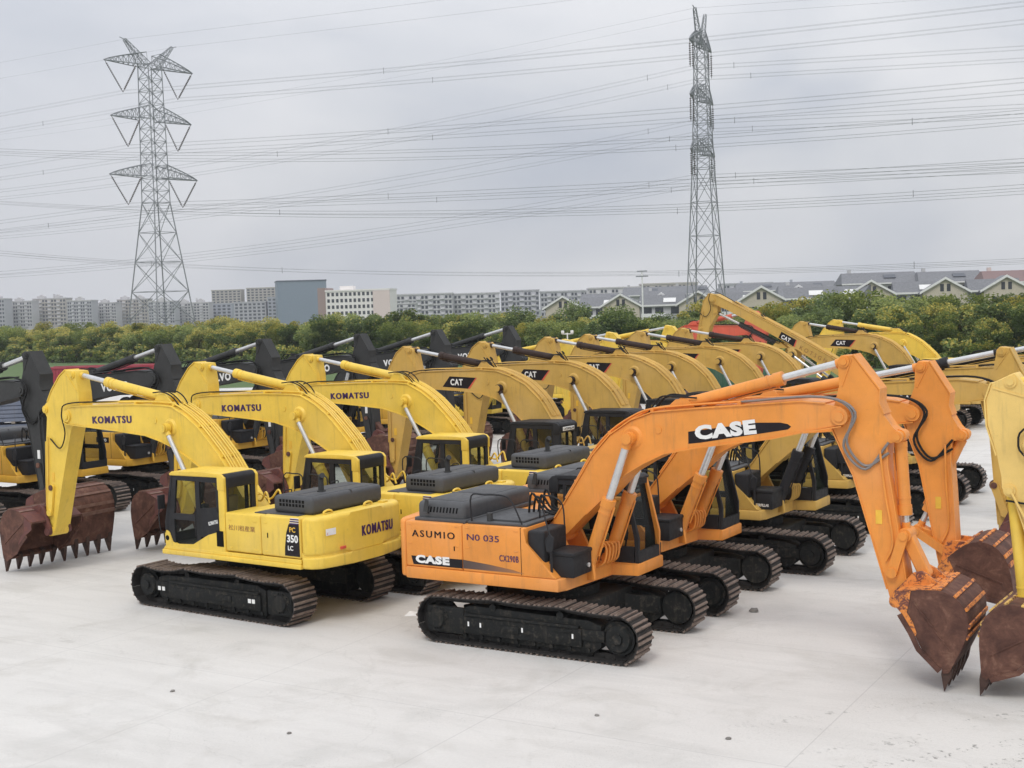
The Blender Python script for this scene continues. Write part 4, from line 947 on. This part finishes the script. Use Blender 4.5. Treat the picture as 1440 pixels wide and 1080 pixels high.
for i, sg, p in endR:
    conductor(p, (.967,-.25), 150, 2.2, 4, .017, .34, nm(i, sg, 'right from the slim right pylon'), (8,))
    conductor(p, (-.90,.44), 300, 11, 4, .017, .34, nm(i, sg, 'left from the slim right pylon'), (9,))
for sg, p in hornL:
    conductor(p, (.903,-.43), 330, 3, 1, .018, 0, 'thin earth wire to the right of the left pylon, %s peak' % ('rear' if sg > 0 else 'front')); conductor(p, (-.903,.43), 150, 3, 1, .018, 0, 'thin earth wire to the left of the left pylon, %s peak' % ('rear' if sg > 0 else 'front'))
for sg, p in hornR:
    conductor(p, (.967,-.25), 150, 2, 1, .018, 0, 'thin earth wire to the right of the slim pylon, %s peak' % ('rear' if sg > 0 else 'front')); conductor(p, (-.90,.44), 300, 8, 1, .018, 0, 'thin earth wire to the left of the slim pylon, %s peak' % ('rear' if sg > 0 else 'front'))
# third line crossing the whole view, its own pylons out of sight
d3 = Vector((.915,-.40)).normalized(); n3 = Vector((.40,.915)).normalized()
for lev in range(3):
    for sg in (1, -1):
        b = MB(); offs = (-.28,.28); pts = []
        for k in range(41):
            t = -40+k*9.0; q = Vector((-123,308))+d3*t+n3*sg*7
            pts.append(Vector((q[0], q[1], 24-.1147*t+.00027*t*t+12.0*lev)))
        for of in offs:
            for of2 in offs:
                w = [p+Vector((n3[0]*of, n3[1]*of, of2)) for p in pts]
                for A, B in zip(w, w[1:]): b.cyl(A, B, .017, n=3, caps=False)
        for k in (9, 23) if sg > 0 else (14, 28): c = pts[k]; b.bar(c+Vector((0,0,-.6)), c+Vector((0,0,.6)), .055)
        o = b.build('power_line', M['wire'], ang=0)
        tag(o, '%s %s conductor bundle of the line crossing the whole sky' % (LAB[lev], 'far' if sg > 0 else 'near'), 'power line', 'overhead power lines')

# ------------------------------------------------------------------ buildings
WALLS = [plain('far wall %d' % i, c, .9) for i, c in enumerate([(.46,.46,.49),(.53,.52,.53),(.48,.45,.42),(.40,.42,.47)])]
WIN = plain('far window', (.055,.065,.085), .3); SLAB = plain('balcony slab', (.60,.60,.62), .8); PINK = plain('pinkish wall', (.68,.575,.545), .9); BLUEG = plain('hazy blue grey cladding', (.19,.24,.30), .5); CREAM = plain('cream render', (.52,.47,.38), .9); ROOFG = mottled('hazy grey roof tiles', [(.3,(.13,.135,.145)),(.7,(.22,.225,.24))], 2, .8, 0, .2); TRIM = plain('white trim', (.74,.74,.73), .7); DARKW = plain('dark window', (.035,.04,.05), .25); WHITEW = plain('white render', (.80,.77,.75), .85); ROOFR = plain('reddish grey roof', (.22,.15,.145), .85); GREYW = plain('grey render', (.50,.50,.51), .9)  # distance haze is put into the tower cladding and grey roof colours
def at_px(u, D): return (u-720)/1800.0*D
def block(u0, u1, vtop, D, wall, label, floors, cols, group='apartment blocks on the horizon', roofy=True, rot=0.0, depth=14, tower=False):
    x0, x1 = at_px(u0, D), at_px(u1, D); cx = (x0+x1)/2; hor = 434+((u0+u1)/2-720)*-.0318; h = 6.59+(hor-vtop)*D/1800.0; W = (x1-x0)
    e = empty('apartment_block', (cx, D, 0), rot, label, 'apartment block', group)
    b = MB(); b.box(-W/2, W/2, 0, depth, 0, h)
    for f in range(1, floors): b.box(-W/2-.15, W/2+.15, -.25, 0, h*f/floors-.25, h*f/floors)
    b.build('wall', wall, e, ang=0)
    r = MB(); r.box(-W/2-.3, W/2+.3, -.3, depth+.2, h, h+.7)
    if roofy:
        k = max(1, int(W/9))
        for q in range(k):
            xc = -W/2+W*(q+.5)/k; r.prism([(xc-2.0,h+.7),(xc+2.0,h+.7),(xc+2.0,h+2.0),(xc,h+3.2),(xc-2.0,h+2.0)], 1, 6)
            r.box(xc-3.4, xc-2.6, 2, 4, h+.7, h+(2.2,3.4,1.6)[q % 3])
    r.build('roof', WALLS[1] if roofy else wall, e, ang=0)
    fh = h/floors; cw = W/cols; wb = MB(); wb.box(-cw*.30, cw*.30, -.12, .02, -fh*.26, fh*.26); wo = wb.build('window', WIN, e, ang=0); first = True
    lo_f = max(0, int(floors*.25))
    for f in range(lo_f, floors):
        for c in range(cols):
            if c % 3 == 2 and not tower: continue
            q = wo if first else wo.copy()
            if not first: COL.objects.link(q)
            first = False; q.parent = e; q.location = (-W/2+cw*(c+.5), 0, fh*(f+.5))
    if not tower:
        sb = MB(); sb.box(-cw/2+.1, cw/2-.1, -1.1, .0, .05, .9); bo = sb.build('balcony', SLAB, e, ang=0); first = True
        for c in range(2, cols, 3):
            for f in range(lo_f, floors):
                q = bo if first else bo.copy()
                if not first: COL.objects.link(q)
                first = False; q.parent = e; q.location = (-W/2+cw*(c+.5), 0, fh*f)
    return e
u = -30; k = 0
while u < 300:
    w = (44,38,48,36,34)[k % 5]; block(u, u+w-2, (421,424,420,423,426)[k % 5]+(6 if u > 250 else 0), 860+20*(k % 3), WALLS[k % 3], 'grey apartment block %s in the row at the left' % ('behind the pylon base,' if 150 < u < 260 else ('at the very edge,' if u < 20 else ('with dark window bays,' if k % 2 else 'with pale balconies,'))), 9, 11); u += w; k += 1
block(303, 344, 408, 1000, WALLS[2], 'tall grey apartment tower left of the pair beside the blue tower', 14, 7, tower=True, roofy=False); block(352, 392, 405, 1000, WALLS[2], 'tall grey apartment tower right of the pair beside the blue tower', 14, 7, tower=True, roofy=False)
block(268, 330, 428, 900, WALLS[3], 'low pale apartment block in front of the left tall tower', 7, 9, tower=True, roofy=False); block(334, 378, 425, 880, WALLS[0], 'low grey apartment block in front of the right tall tower', 7, 7, tower=True, roofy=False); block(381, 424, 418, 880, WALLS[3], 'bluish apartment block in front of the blue tower', 8, 7, tower=True, roofy=False)
e = empty('office_tower', (at_px(430,820), 820, 0), R(14), 'large plain blue grey office tower behind the white building', 'office building')
b = MB(); b.box(-15.5,15.5,0,22,0,28.5); b.build('wall', BLUEG, e, ang=0); b = MB(); b.box(-15.8,15.8,-.3,22.3,28.5,29.3); b.build('parapet', plain('dark parapet', (.08,.10,.13)), e, ang=0)
e = empty('office_building', (at_px(505,560), 560, 0), R(-6), 'white office building with rows of small square windows', 'office building')
b = MB(); b.box(-13.5,15,0,16,0,16.6); b.build('wall', WHITEW, e, ang=0); b = MB(); b.box(-17,-13.5,-.2,15,0,18.4); b.build('stair_tower', plain('brownish panel', (.30,.22,.20)), e, ang=0)
b = MB(); b.box(-13.7,15.2,-.3,16.2,16.6,17.3); b.box(-8,-2,4,9,17.3,19); b.build('roof', WHITEW, e, ang=0)
wb = MB(); wb.box(-.55,.55,-.1,.03,-.75,.75); wo = wb.build('window', DARKW, e, ang=0)
for f in range(2, 6):
    for c in range(11):
        q = wo if (f, c) == (2, 0) else wo.copy()
        if q is not wo: COL.objects.link(q)
        q.parent = e; q.location = (-12.2+c*1.95, 0, 1.6+f*2.75)
b = MB(); b.box(7.6,15.05,-.35,-.02,0,16.5); b.build('blank_panel', PINK, e, ang=0)
for i, (u0, u1, v, D, cols) in enumerate(((562,640,412,640,14),(642,706,411,650,12),(708,762,407,680,10),(560,588,425,600,5))):
    block(u0, u1, v+2, D, GREYW if i != 2 else WALLS[0], ['pale apartment block with white balconies right of the white building','pale apartment block with gabled dormers, second right of the white building','taller grey apartment block ending the balcony row','small low block at the foot of the balcony row'][i], 6, cols, 'balconied apartment blocks in the middle', roofy=False)
for i, (u0, u1, v) in enumerate(((764,830,410),(832,905,405),(907,985,399),(1020,1090,399))):
    block(u0, u1, v, 620, WALLS[i % 3], ['distant low terrace behind the gabled houses, leftmost','distant terrace behind the gabled houses, left of the lamp mast','distant terrace behind the gabled houses, left of the slim pylon','distant terrace behind the gabled houses, right of the slim pylon'][i], 6, 14, 'distant terraces', roofy=False)
# gabled houses
def house_mesh():
    e = empty('gabled_house')
    b = MB(); b.prism([(-6,0),(6,0),(6,8.2),(0,11.6),(-6,8.2)], 0, 11); b.build('wall', CREAM, e, ang=0)
    b = MB(); b.box(6.0,20,1.5,11,0,8.6); b.build('side_wall', GREYW, e, ang=0)
    r = MB()
    for sg in (1,-1): r.prism([(0,11.6),(sg*7.0,7.75),(sg*7.0,8.15),(0,12.1)], -.7, 11.3)
    r.poly([(6.2,.7,8.2),(20.4,.7,8.2),(20.4,11.6,8.2),(6.2,11.6,8.2)], [(6.2,5.2,11.3),(20.4,5.2,11.3),(20.4,6.6,11.3),(6.2,6.6,11.3)])
    rf = r.build('roof', ROOFG, e, ang=0)
    t = MB()
    for sg in (1,-1): t.prism([(0,11.55),(sg*7.05,7.62),(sg*7.05,8.25),(0,12.2)], -.85, -.70)
    t.box(6.2,20.5,.45,.7,7.85,8.35); t.build('eave_trim', TRIM, rf, ang=0)
    for x, z, w, h in ((-.9,9.3,.5,1.0),(.9,9.3,.5,1.0),(-2.6,5.4,1.2,.9),(2.6,5.4,1.2,.9)):
        w_ = MB(); w_.box(x-w, x+w, -.08, .03, z-h, z+h); w_.build('window', DARKW, e, ang=0)
    for x in (8.5,12.2,17.2): w_ = MB(); w_.box(x-1.3, x+1.3, 1.4, 1.53, 5.5, 7.5); w_.build('window', DARKW, e, ang=0)
    w_ = MB(); w_.box(7.2,13.6,1.2,1.45,1.5,4.6); w_.build('window', DARKW, e, ang=0)
    w_ = MB(); w_.box(6.6,14.4,-.4,1.4,4.55,4.9); w_.box(6.6,14.4,-.4,-.28,4.9,5.7); w_.build('balcony', TRIM, e, ang=0)
    s = MB(); s.poly([(13.5,1.6,8.95),(17.5,1.6,8.95),(17.5,3.4,10.2),(13.5,3.4,10.2)], [(13.5,1.5,9.1),(17.5,1.5,9.1),(17.5,3.3,10.35),(13.5,3.3,10.35)]); s.build('skylight', TRIM, rf, ang=0)
    return e
HS = [(795,345,'gabled house half hidden by dark trees, leftmost of the gabled houses'),(876,330,'cream gabled house left of the slim pylon'),(935,335,'gabled house just before the slim pylon, its gable side on'),(985,318,'gabled house behind the foot of the slim pylon'),(1074,300,'cream gabled house just right of the raised boom'),(1128,305,'gabled house with grey roof between two cream gables'),
      (1228,296,'wide cream gabled house left of the pair at the right'),(1332,290,'wide cream gabled house right of the pair at the right'),(1418,285,'reddish roofed house at the far right edge')]
h0 = house_mesh()
for i, (u, D, lb) in enumerate(HS):
    e = h0 if i == 0 else copy_tree(h0)
    e.location = (at_px(u, D), D, (.5 if u > 1150 else (.0 if u > 1000 else -.5))); e.rotation_euler = (0, 0, R(-12 if i not in (2,5) else -48)); e.scale = (.80,.74,.84)
    tag(e, lb, 'house', 'gabled houses behind the trees')
def terrace(u0, u1, vr, D, wall, roof, label):
    x0, x1 = at_px(u0, D), at_px(u1, D); W = x1-x0; hor = 434+((u0+u1)/2-720)*-.0318; h = 6.59+(hor-vr)*D/1800.0; ev = h-3.0
    e = empty('terraced_house', ((x0+x1)/2, D, 0), R(-4), label, 'house', 'terraced houses behind the gabled ones')
    b = MB(); b.box(-W/2, W/2, 0, 11, 0, ev); b.build('wall', wall, e, ang=0)
    r = MB(); r.poly([(-W/2-.6,-.8,ev-.1),(W/2+.6,-.8,ev-.1),(W/2+.6,11.8,ev-.1),(-W/2-.6,11.8,ev-.1)], [(-W/2+.4,5.0,h),(W/2-.4,5.0,h),(W/2-.4,6.0,h),(-W/2+.4,6.0,h)]); rf = r.build('roof', roof, e, ang=0)
    t = MB(); t.box(-W/2-.6, W/2+.6, -1.0, -.82, ev-.25, ev+.1); t.build('eave_trim', TRIM, rf, ang=0)
    n = max(2, int(W/4.2)); wb = MB(); wb.box(-.95,.95,-.10,.02,-.75,.75); wo = wb.build('window', DARKW, e, ang=0); ch = None
    for k in range(n):
        q = wo if k == 0 else wo.copy()
        if k: COL.objects.link(q)
        q.parent = e; q.location = (-W/2+W*(k+.5)/n, 0, ev-1.6)
        if k % 2 == 0:
            p = MB(); x = -W/2+W*(k+.5)/n
            if k % 4 == 0: p.box(x-.45, x+.45, 5.0, 6.0, h-.4, h+.9); p.build('chimney', wall, rf, ang=0)
            else: p.poly([(x-1.6,1.6,ev+1.32),(x+1.6,1.6,ev+1.32),(x+1.6,3.2,ev+2.2),(x-1.6,3.2,ev+2.2)], [(x-1.6,1.5,ev+1.46),(x+1.6,1.5,ev+1.46),(x+1.6,3.1,ev+2.34),(x-1.6,3.1,ev+2.34)]); p.build('solar_panel', WIN, rf, ang=0)
for a in ((1190,1296,382,345,GREYW,ROOFG,'long grey roofed terrace rising behind the left wide gable'),(1298,1388,380,340,GREYW,ROOFG,'long grey roofed terrace rising behind the right wide gable'),(1390,1470,379,320,PINK,ROOFR,'terrace with reddish roof at the far right'),
          (1100,1160,400,340,GREYW,ROOFG,'short grey terrace right of the gable beside the raised boom'),(1012,1050,404,350,GREYW,ROOFG,'short grey terrace right of the slim pylon'),(905,962,408,370,GREYW,ROOFG,'grey terrace left of the slim pylon'),(820,880,412,380,GREYW,ROOFG,'low grey terrace above the dark trees in the middle'),
          (880,1000,402,460,GREYW,ROOFG,'far long terrace with many chimneys left of the slim pylon'),(1040,1180,396,480,WALLS[3],ROOFG,'far long terrace right of the slim pylon')):
    terrace(*a)

# ------------------------------------------------------------------ things between the rows
def container(x, y, z0, rz, L, h, mat, label, name='shipping_container'):
    e = empty(name, (x, y, z0), rz, label, 'container'); b = MB(); b.box(-L/2, L/2, -1.22, 1.22, .15, h, .02)
    n = int(L/.28)
    for k in range(n):
        xx = -L/2+.15+k*(L-.3)/n
        for sy in (-1.22, 1.22): b.box(xx, xx+.14, *sorted((sy, sy+.035*(1 if sy > 0 else -1))), .3, h-.14)
    b.build('body', mat, e, ang=0)
    f = MB()
    for sx in (-L/2, L/2):
        for sy in (-1.22, 1.22): f.box(sx-.08, sx+.08, sy-.08, sy+.08, .0, h+.01)
    for sy in (-1.22, 1.22): f.box(-L/2, L/2, sy-.07, sy+.07, h-.10, h+.04)
    f.build('corner_frame', mat, e, ang=0); return e
CRED = paint('container red', (.27,.028,.045), .6, .3); CBLUE = paint('blue grey crate paint', (.13,.15,.20), .7, .4); CGRN = paint('container green', (.06,.16,.10), .7, .3); CWHT = paint('container white', (.62,.62,.60), .5, .2)
e = container(at_px(146,96), 96, 1.25, R(-4), 8.6, 2.05, CRED, 'low crimson container on a trailer behind the dark grey booms', 'trailer')
b = MB(); b.box(-4.3,4.3,-.5,.5,-.15,.14,.02); b.box(-4.3,-4.0,-1.2,1.2,-.3,.1); b.build('chassis', M['under'], e, ang=0)
for x in (-3.4,-2.2,2.0,3.2):
    for y in (-1,1): b = MB(); b.cyl((x,y-.15,-.75),(x,y+.15,-.75),.5,n=18); b.build('wheel', M['rubber'], e)
for k, (dx, dz, lb) in enumerate(((0,0,'grey blue crate at the bottom of the stack at the left edge'),(0,1.25,'grey blue crate on top of the stack at the left edge'),(-2.6,0,'grey blue crate at the left of the stack, cut by the picture edge'))):
    x = at_px(22,70)+dx; e = empty('crate', (x, 70, dz), R(6), lb, 'crate', 'crates stacked at the left edge'); b = MB()
    for q in range(5): b.box(-1.15, 1.15, -.9, .9, .12+q*.22, .12+q*.22+.17, .01)
    b.box(-1.1, 1.1, -.85, .85, .1, 1.2); b.build('body', CBLUE, e, ang=0); b = MB()
    for q in (-.9,0,.9): b.box(q-.1, q+.1, -.9, .9, 0, .115)
    b.build('pallet', plain('grey timber', (.22,.19,.16), .9), e, ang=0)
container(at_px(328,92), 92, 0, R(-6), 6, 1.45, CWHT, 'low white site container on the lawn side of the yard', 'site_container')
container(at_px(1042,88), 88, 0, R(-20), 6, 2.5, CGRN, 'green container glimpsed under the ochre booms', 'site_container')
container(at_px(185,66), 66, 0, R(10), 4, 2.2, CGRN, 'green container behind the first yellow boom', 'site_container')
e = empty('lamp_mast', (at_px(907,230), 230, 0), 0, 'thin white lamp mast rising before the distant roofs', 'lamp mast'); b = MB(); b.cyl((0,0,0), (0,0,12.6), .16, .10, 8); b.build('pole', M['white'], e)
b = MB(); b.box(-1.1,1.1,-.2,.2,11.6,11.8); b.box(-.9,.9,-.2,.2,12.5,12.7); b.build('crossarm', M['galv'], e)
e = empty('camera_mast', (at_px(800,80), 80, 0), 0, 'short white camera mast among the yellow booms', 'camera mast'); b = MB(); b.cyl((0,0,0), (0,0,5.0), .05, .04, 8); b.build('pole', M['white'], e)
b = MB(); b.box(-.36,.36,-.03,.03,4.9,4.96); b.box(-.38,-.2,-.14,.14,4.96,5.14,.02); b.box(.2,.38,-.14,.14,4.96,5.14,.02); b.build('camera_head', M['white'], e)
# scraps on the concrete
STN = mottled('stone', [(.3,(.12,.11,.10)),(.7,(.3,.29,.27))], 9, .9)
rg = random.Random(21)
for i, (x, y, s, lb) in enumerate(((5.0,26.9,.11,'dark stone lying on the concrete right of the nearest tracks'),(1.2,20.3,.04,'small dark stone in front of the nearest orange tracks'),(-6.2,22.4,.045,'small dark scrap left of centre on the bare concrete'),(-3.7,19.9,.04,'small dark scrap near the bottom middle of the concrete'),(3.1,19.0,.045,'small stone near the tread marks'))):
    b = MB(); bm = b.bm; r = bmesh.ops.create_icosphere(bm, subdivisions=2, radius=s)
    for v in r['verts']: v.co *= rg.uniform(.75,1.15); v.co.z = max(v.co.z*.6, -.2*s)
    o = b.build('stone', STN, None, 60); o.location = (x, y, .2*s); tag(o, lb, 'stone', 'scraps on the concrete')
for i, (x, y, lb) in enumerate(((-2.3,27.6,'white scrap of paper right of the first yellow machine'),(8.0,25.2,'flat white scrap on the concrete left of the buckets'))):
    b = MB(); b.poly([(-.2,-.1,0),(.18,-.12,0),(.22,.1,0),(-.1,.14,0)], [(-.18,-.08,.02),(.17,-.1,.05),(.2,.09,.02),(-.1,.12,.06)]); o = b.build('paper_scrap', M['white'], None, 0); o.location = (x, y, .001); tag(o, lb, 'scrap', 'scraps on the concrete')

# ------------------------------------------------------------------ thin summer haze
hm = bpy.data.materials.new('haze'); hm.use_nodes = True; nt = hm.node_tree; nt.nodes.remove(nt.nodes['Principled BSDF'])
pv = N(nt, 'ShaderNodeVolumePrincipled'); pv.inputs['Color'].default_value = (.86,.89,.94,1); pv.inputs['Density'].default_value = .00026; pv.inputs['Anisotropy'].default_value = .2
nt.links.new(pv.outputs[0], nt.nodes['Material Output'].inputs['Volume'])
b = MB(); b.box(-900, 900, -120, 1250, -1.0, 80); o = b.build('haze', hm, None, 0); tag(o, kind='stuff')

# ------------------------------------------------------------------ sky, light, camera
w = bpy.data.worlds.new('World'); sc.world = w; w.use_nodes = True; nt = w.node_tree; bg = nt.nodes['Background']
sky = N(nt, 'ShaderNodeTexSky', sky_type='NISHITA'); sky.sun_disc = False; sky.sun_elevation = R(52); sky.sun_rotation = R(200); sky.altitude = 10; sky.air_density = 1.2; sky.dust_density = 3
tc = N(nt, 'ShaderNodeTexCoord'); sp = N(nt, 'ShaderNodeSeparateXYZ'); nt.links.new(tc.outputs['Generated'], sp.inputs[0])
mp = N(nt, 'ShaderNodeMapping'); mp.inputs['Scale'].default_value = (1,1,2.3); nt.links.new(tc.outputs['Generated'], mp.inputs['Vector'])
n1 = noise(nt, mp.outputs[0], 2.6, 4, .45, .4)
n2 = noise(nt, mp.outputs[0], 6.0, 4, .5, .5)
nm_ = N(nt, 'ShaderNodeMath', operation='MULTIPLY_ADD'); nt.links.new(n2, nm_.inputs[0]); nm_.inputs[1].default_value = .18; nt.links.new(n1, nm_.inputs[2])
cl = ramp(nt, nm_.outputs[0], [(.40,(5.4,5.75,6.55)),(.55,(7.1,7.25,7.65)),(.70,(8.5,8.5,8.7))])
ax = N(nt, 'ShaderNodeMapRange', interpolation_type='SMOOTHSTEP'); ax.inputs[1].default_value = -.48; ax.inputs[2].default_value = .25; nt.links.new(sp.outputs[0], ax.inputs[0])
cl = mixc(nt, 1.0, cl, ramp(nt, ax.outputs[0], [(0,(.82,.84,.88)),(.5,(.95,.955,.965)),(1,(1,1,1))]), 'MULTIPLY')
ov = N(nt, 'ShaderNodeMapRange'); ov.inputs[1].default_value = .12; ov.inputs[2].default_value = 1; ov.inputs[3].default_value = 1.0; ov.inputs[4].default_value = 2.0; nt.links.new(sp.outputs[2], ov.inputs[0])
sc_ = N(nt, 'ShaderNodeVectorMath', operation='SCALE'); nt.links.new(cl, sc_.inputs[0]); nt.links.new(ov.outputs[0], sc_.inputs['Scale'])
c = mixc(nt, .93, sky.outputs[0], sc_.outputs[0]); nt.links.new(c, bg.inputs[0]); bg.inputs[1].default_value = .1
sl = bpy.data.lights.new('sun', 'SUN'); sl.energy = 1.3; sl.angle = R(18); sl.color = (1,.96,.9); so = bpy.data.objects.new('sun', sl); COL.objects.link(so)
az, el = R(200), R(52); sdir = Vector((sin(az)*cos(el), cos(az)*cos(el), sin(el))); so.rotation_euler = sdir.to_track_quat('Z', 'Y').to_euler()

cam = bpy.data.cameras.new('camera'); co = bpy.data.objects.new('camera', cam); COL.objects.link(co); sc.camera = co
cam.sensor_width = 36; cam.sensor_fit = 'HORIZONTAL'; cam.lens = 36*1800.4/1440; cam.clip_end = 9000; cam.clip_start = .5
p_, r_ = .0585, -.0318
rt, dn, fw = Vector((1,0,0)), Vector((0,-sin(p_),-cos(p_))), Vector((0,cos(p_),-sin(p_)))
rt2 = rt*cos(r_)+dn*sin(r_)*-1*-1 if False else rt*cos(-r_)+dn*sin(-r_); dn2 = dn*cos(-r_)-rt*sin(-r_)
mt = Matrix((rt2, -dn2, -fw)).transposed().to_4x4(); mt.translation = (0,0,6.591); co.matrix_world = mt
sc.view_settings.view_transform = 'Standard'; sc.view_settings.look = 'None'; sc.view_settings.exposure = 0; sc.view_settings.gamma = 1
sc.cycles.volume_bounces = 0; sc.cycles.max_bounces = 6; sc.cycles.transparent_max_bounces = 12; sc.cycles.use_denoising = True
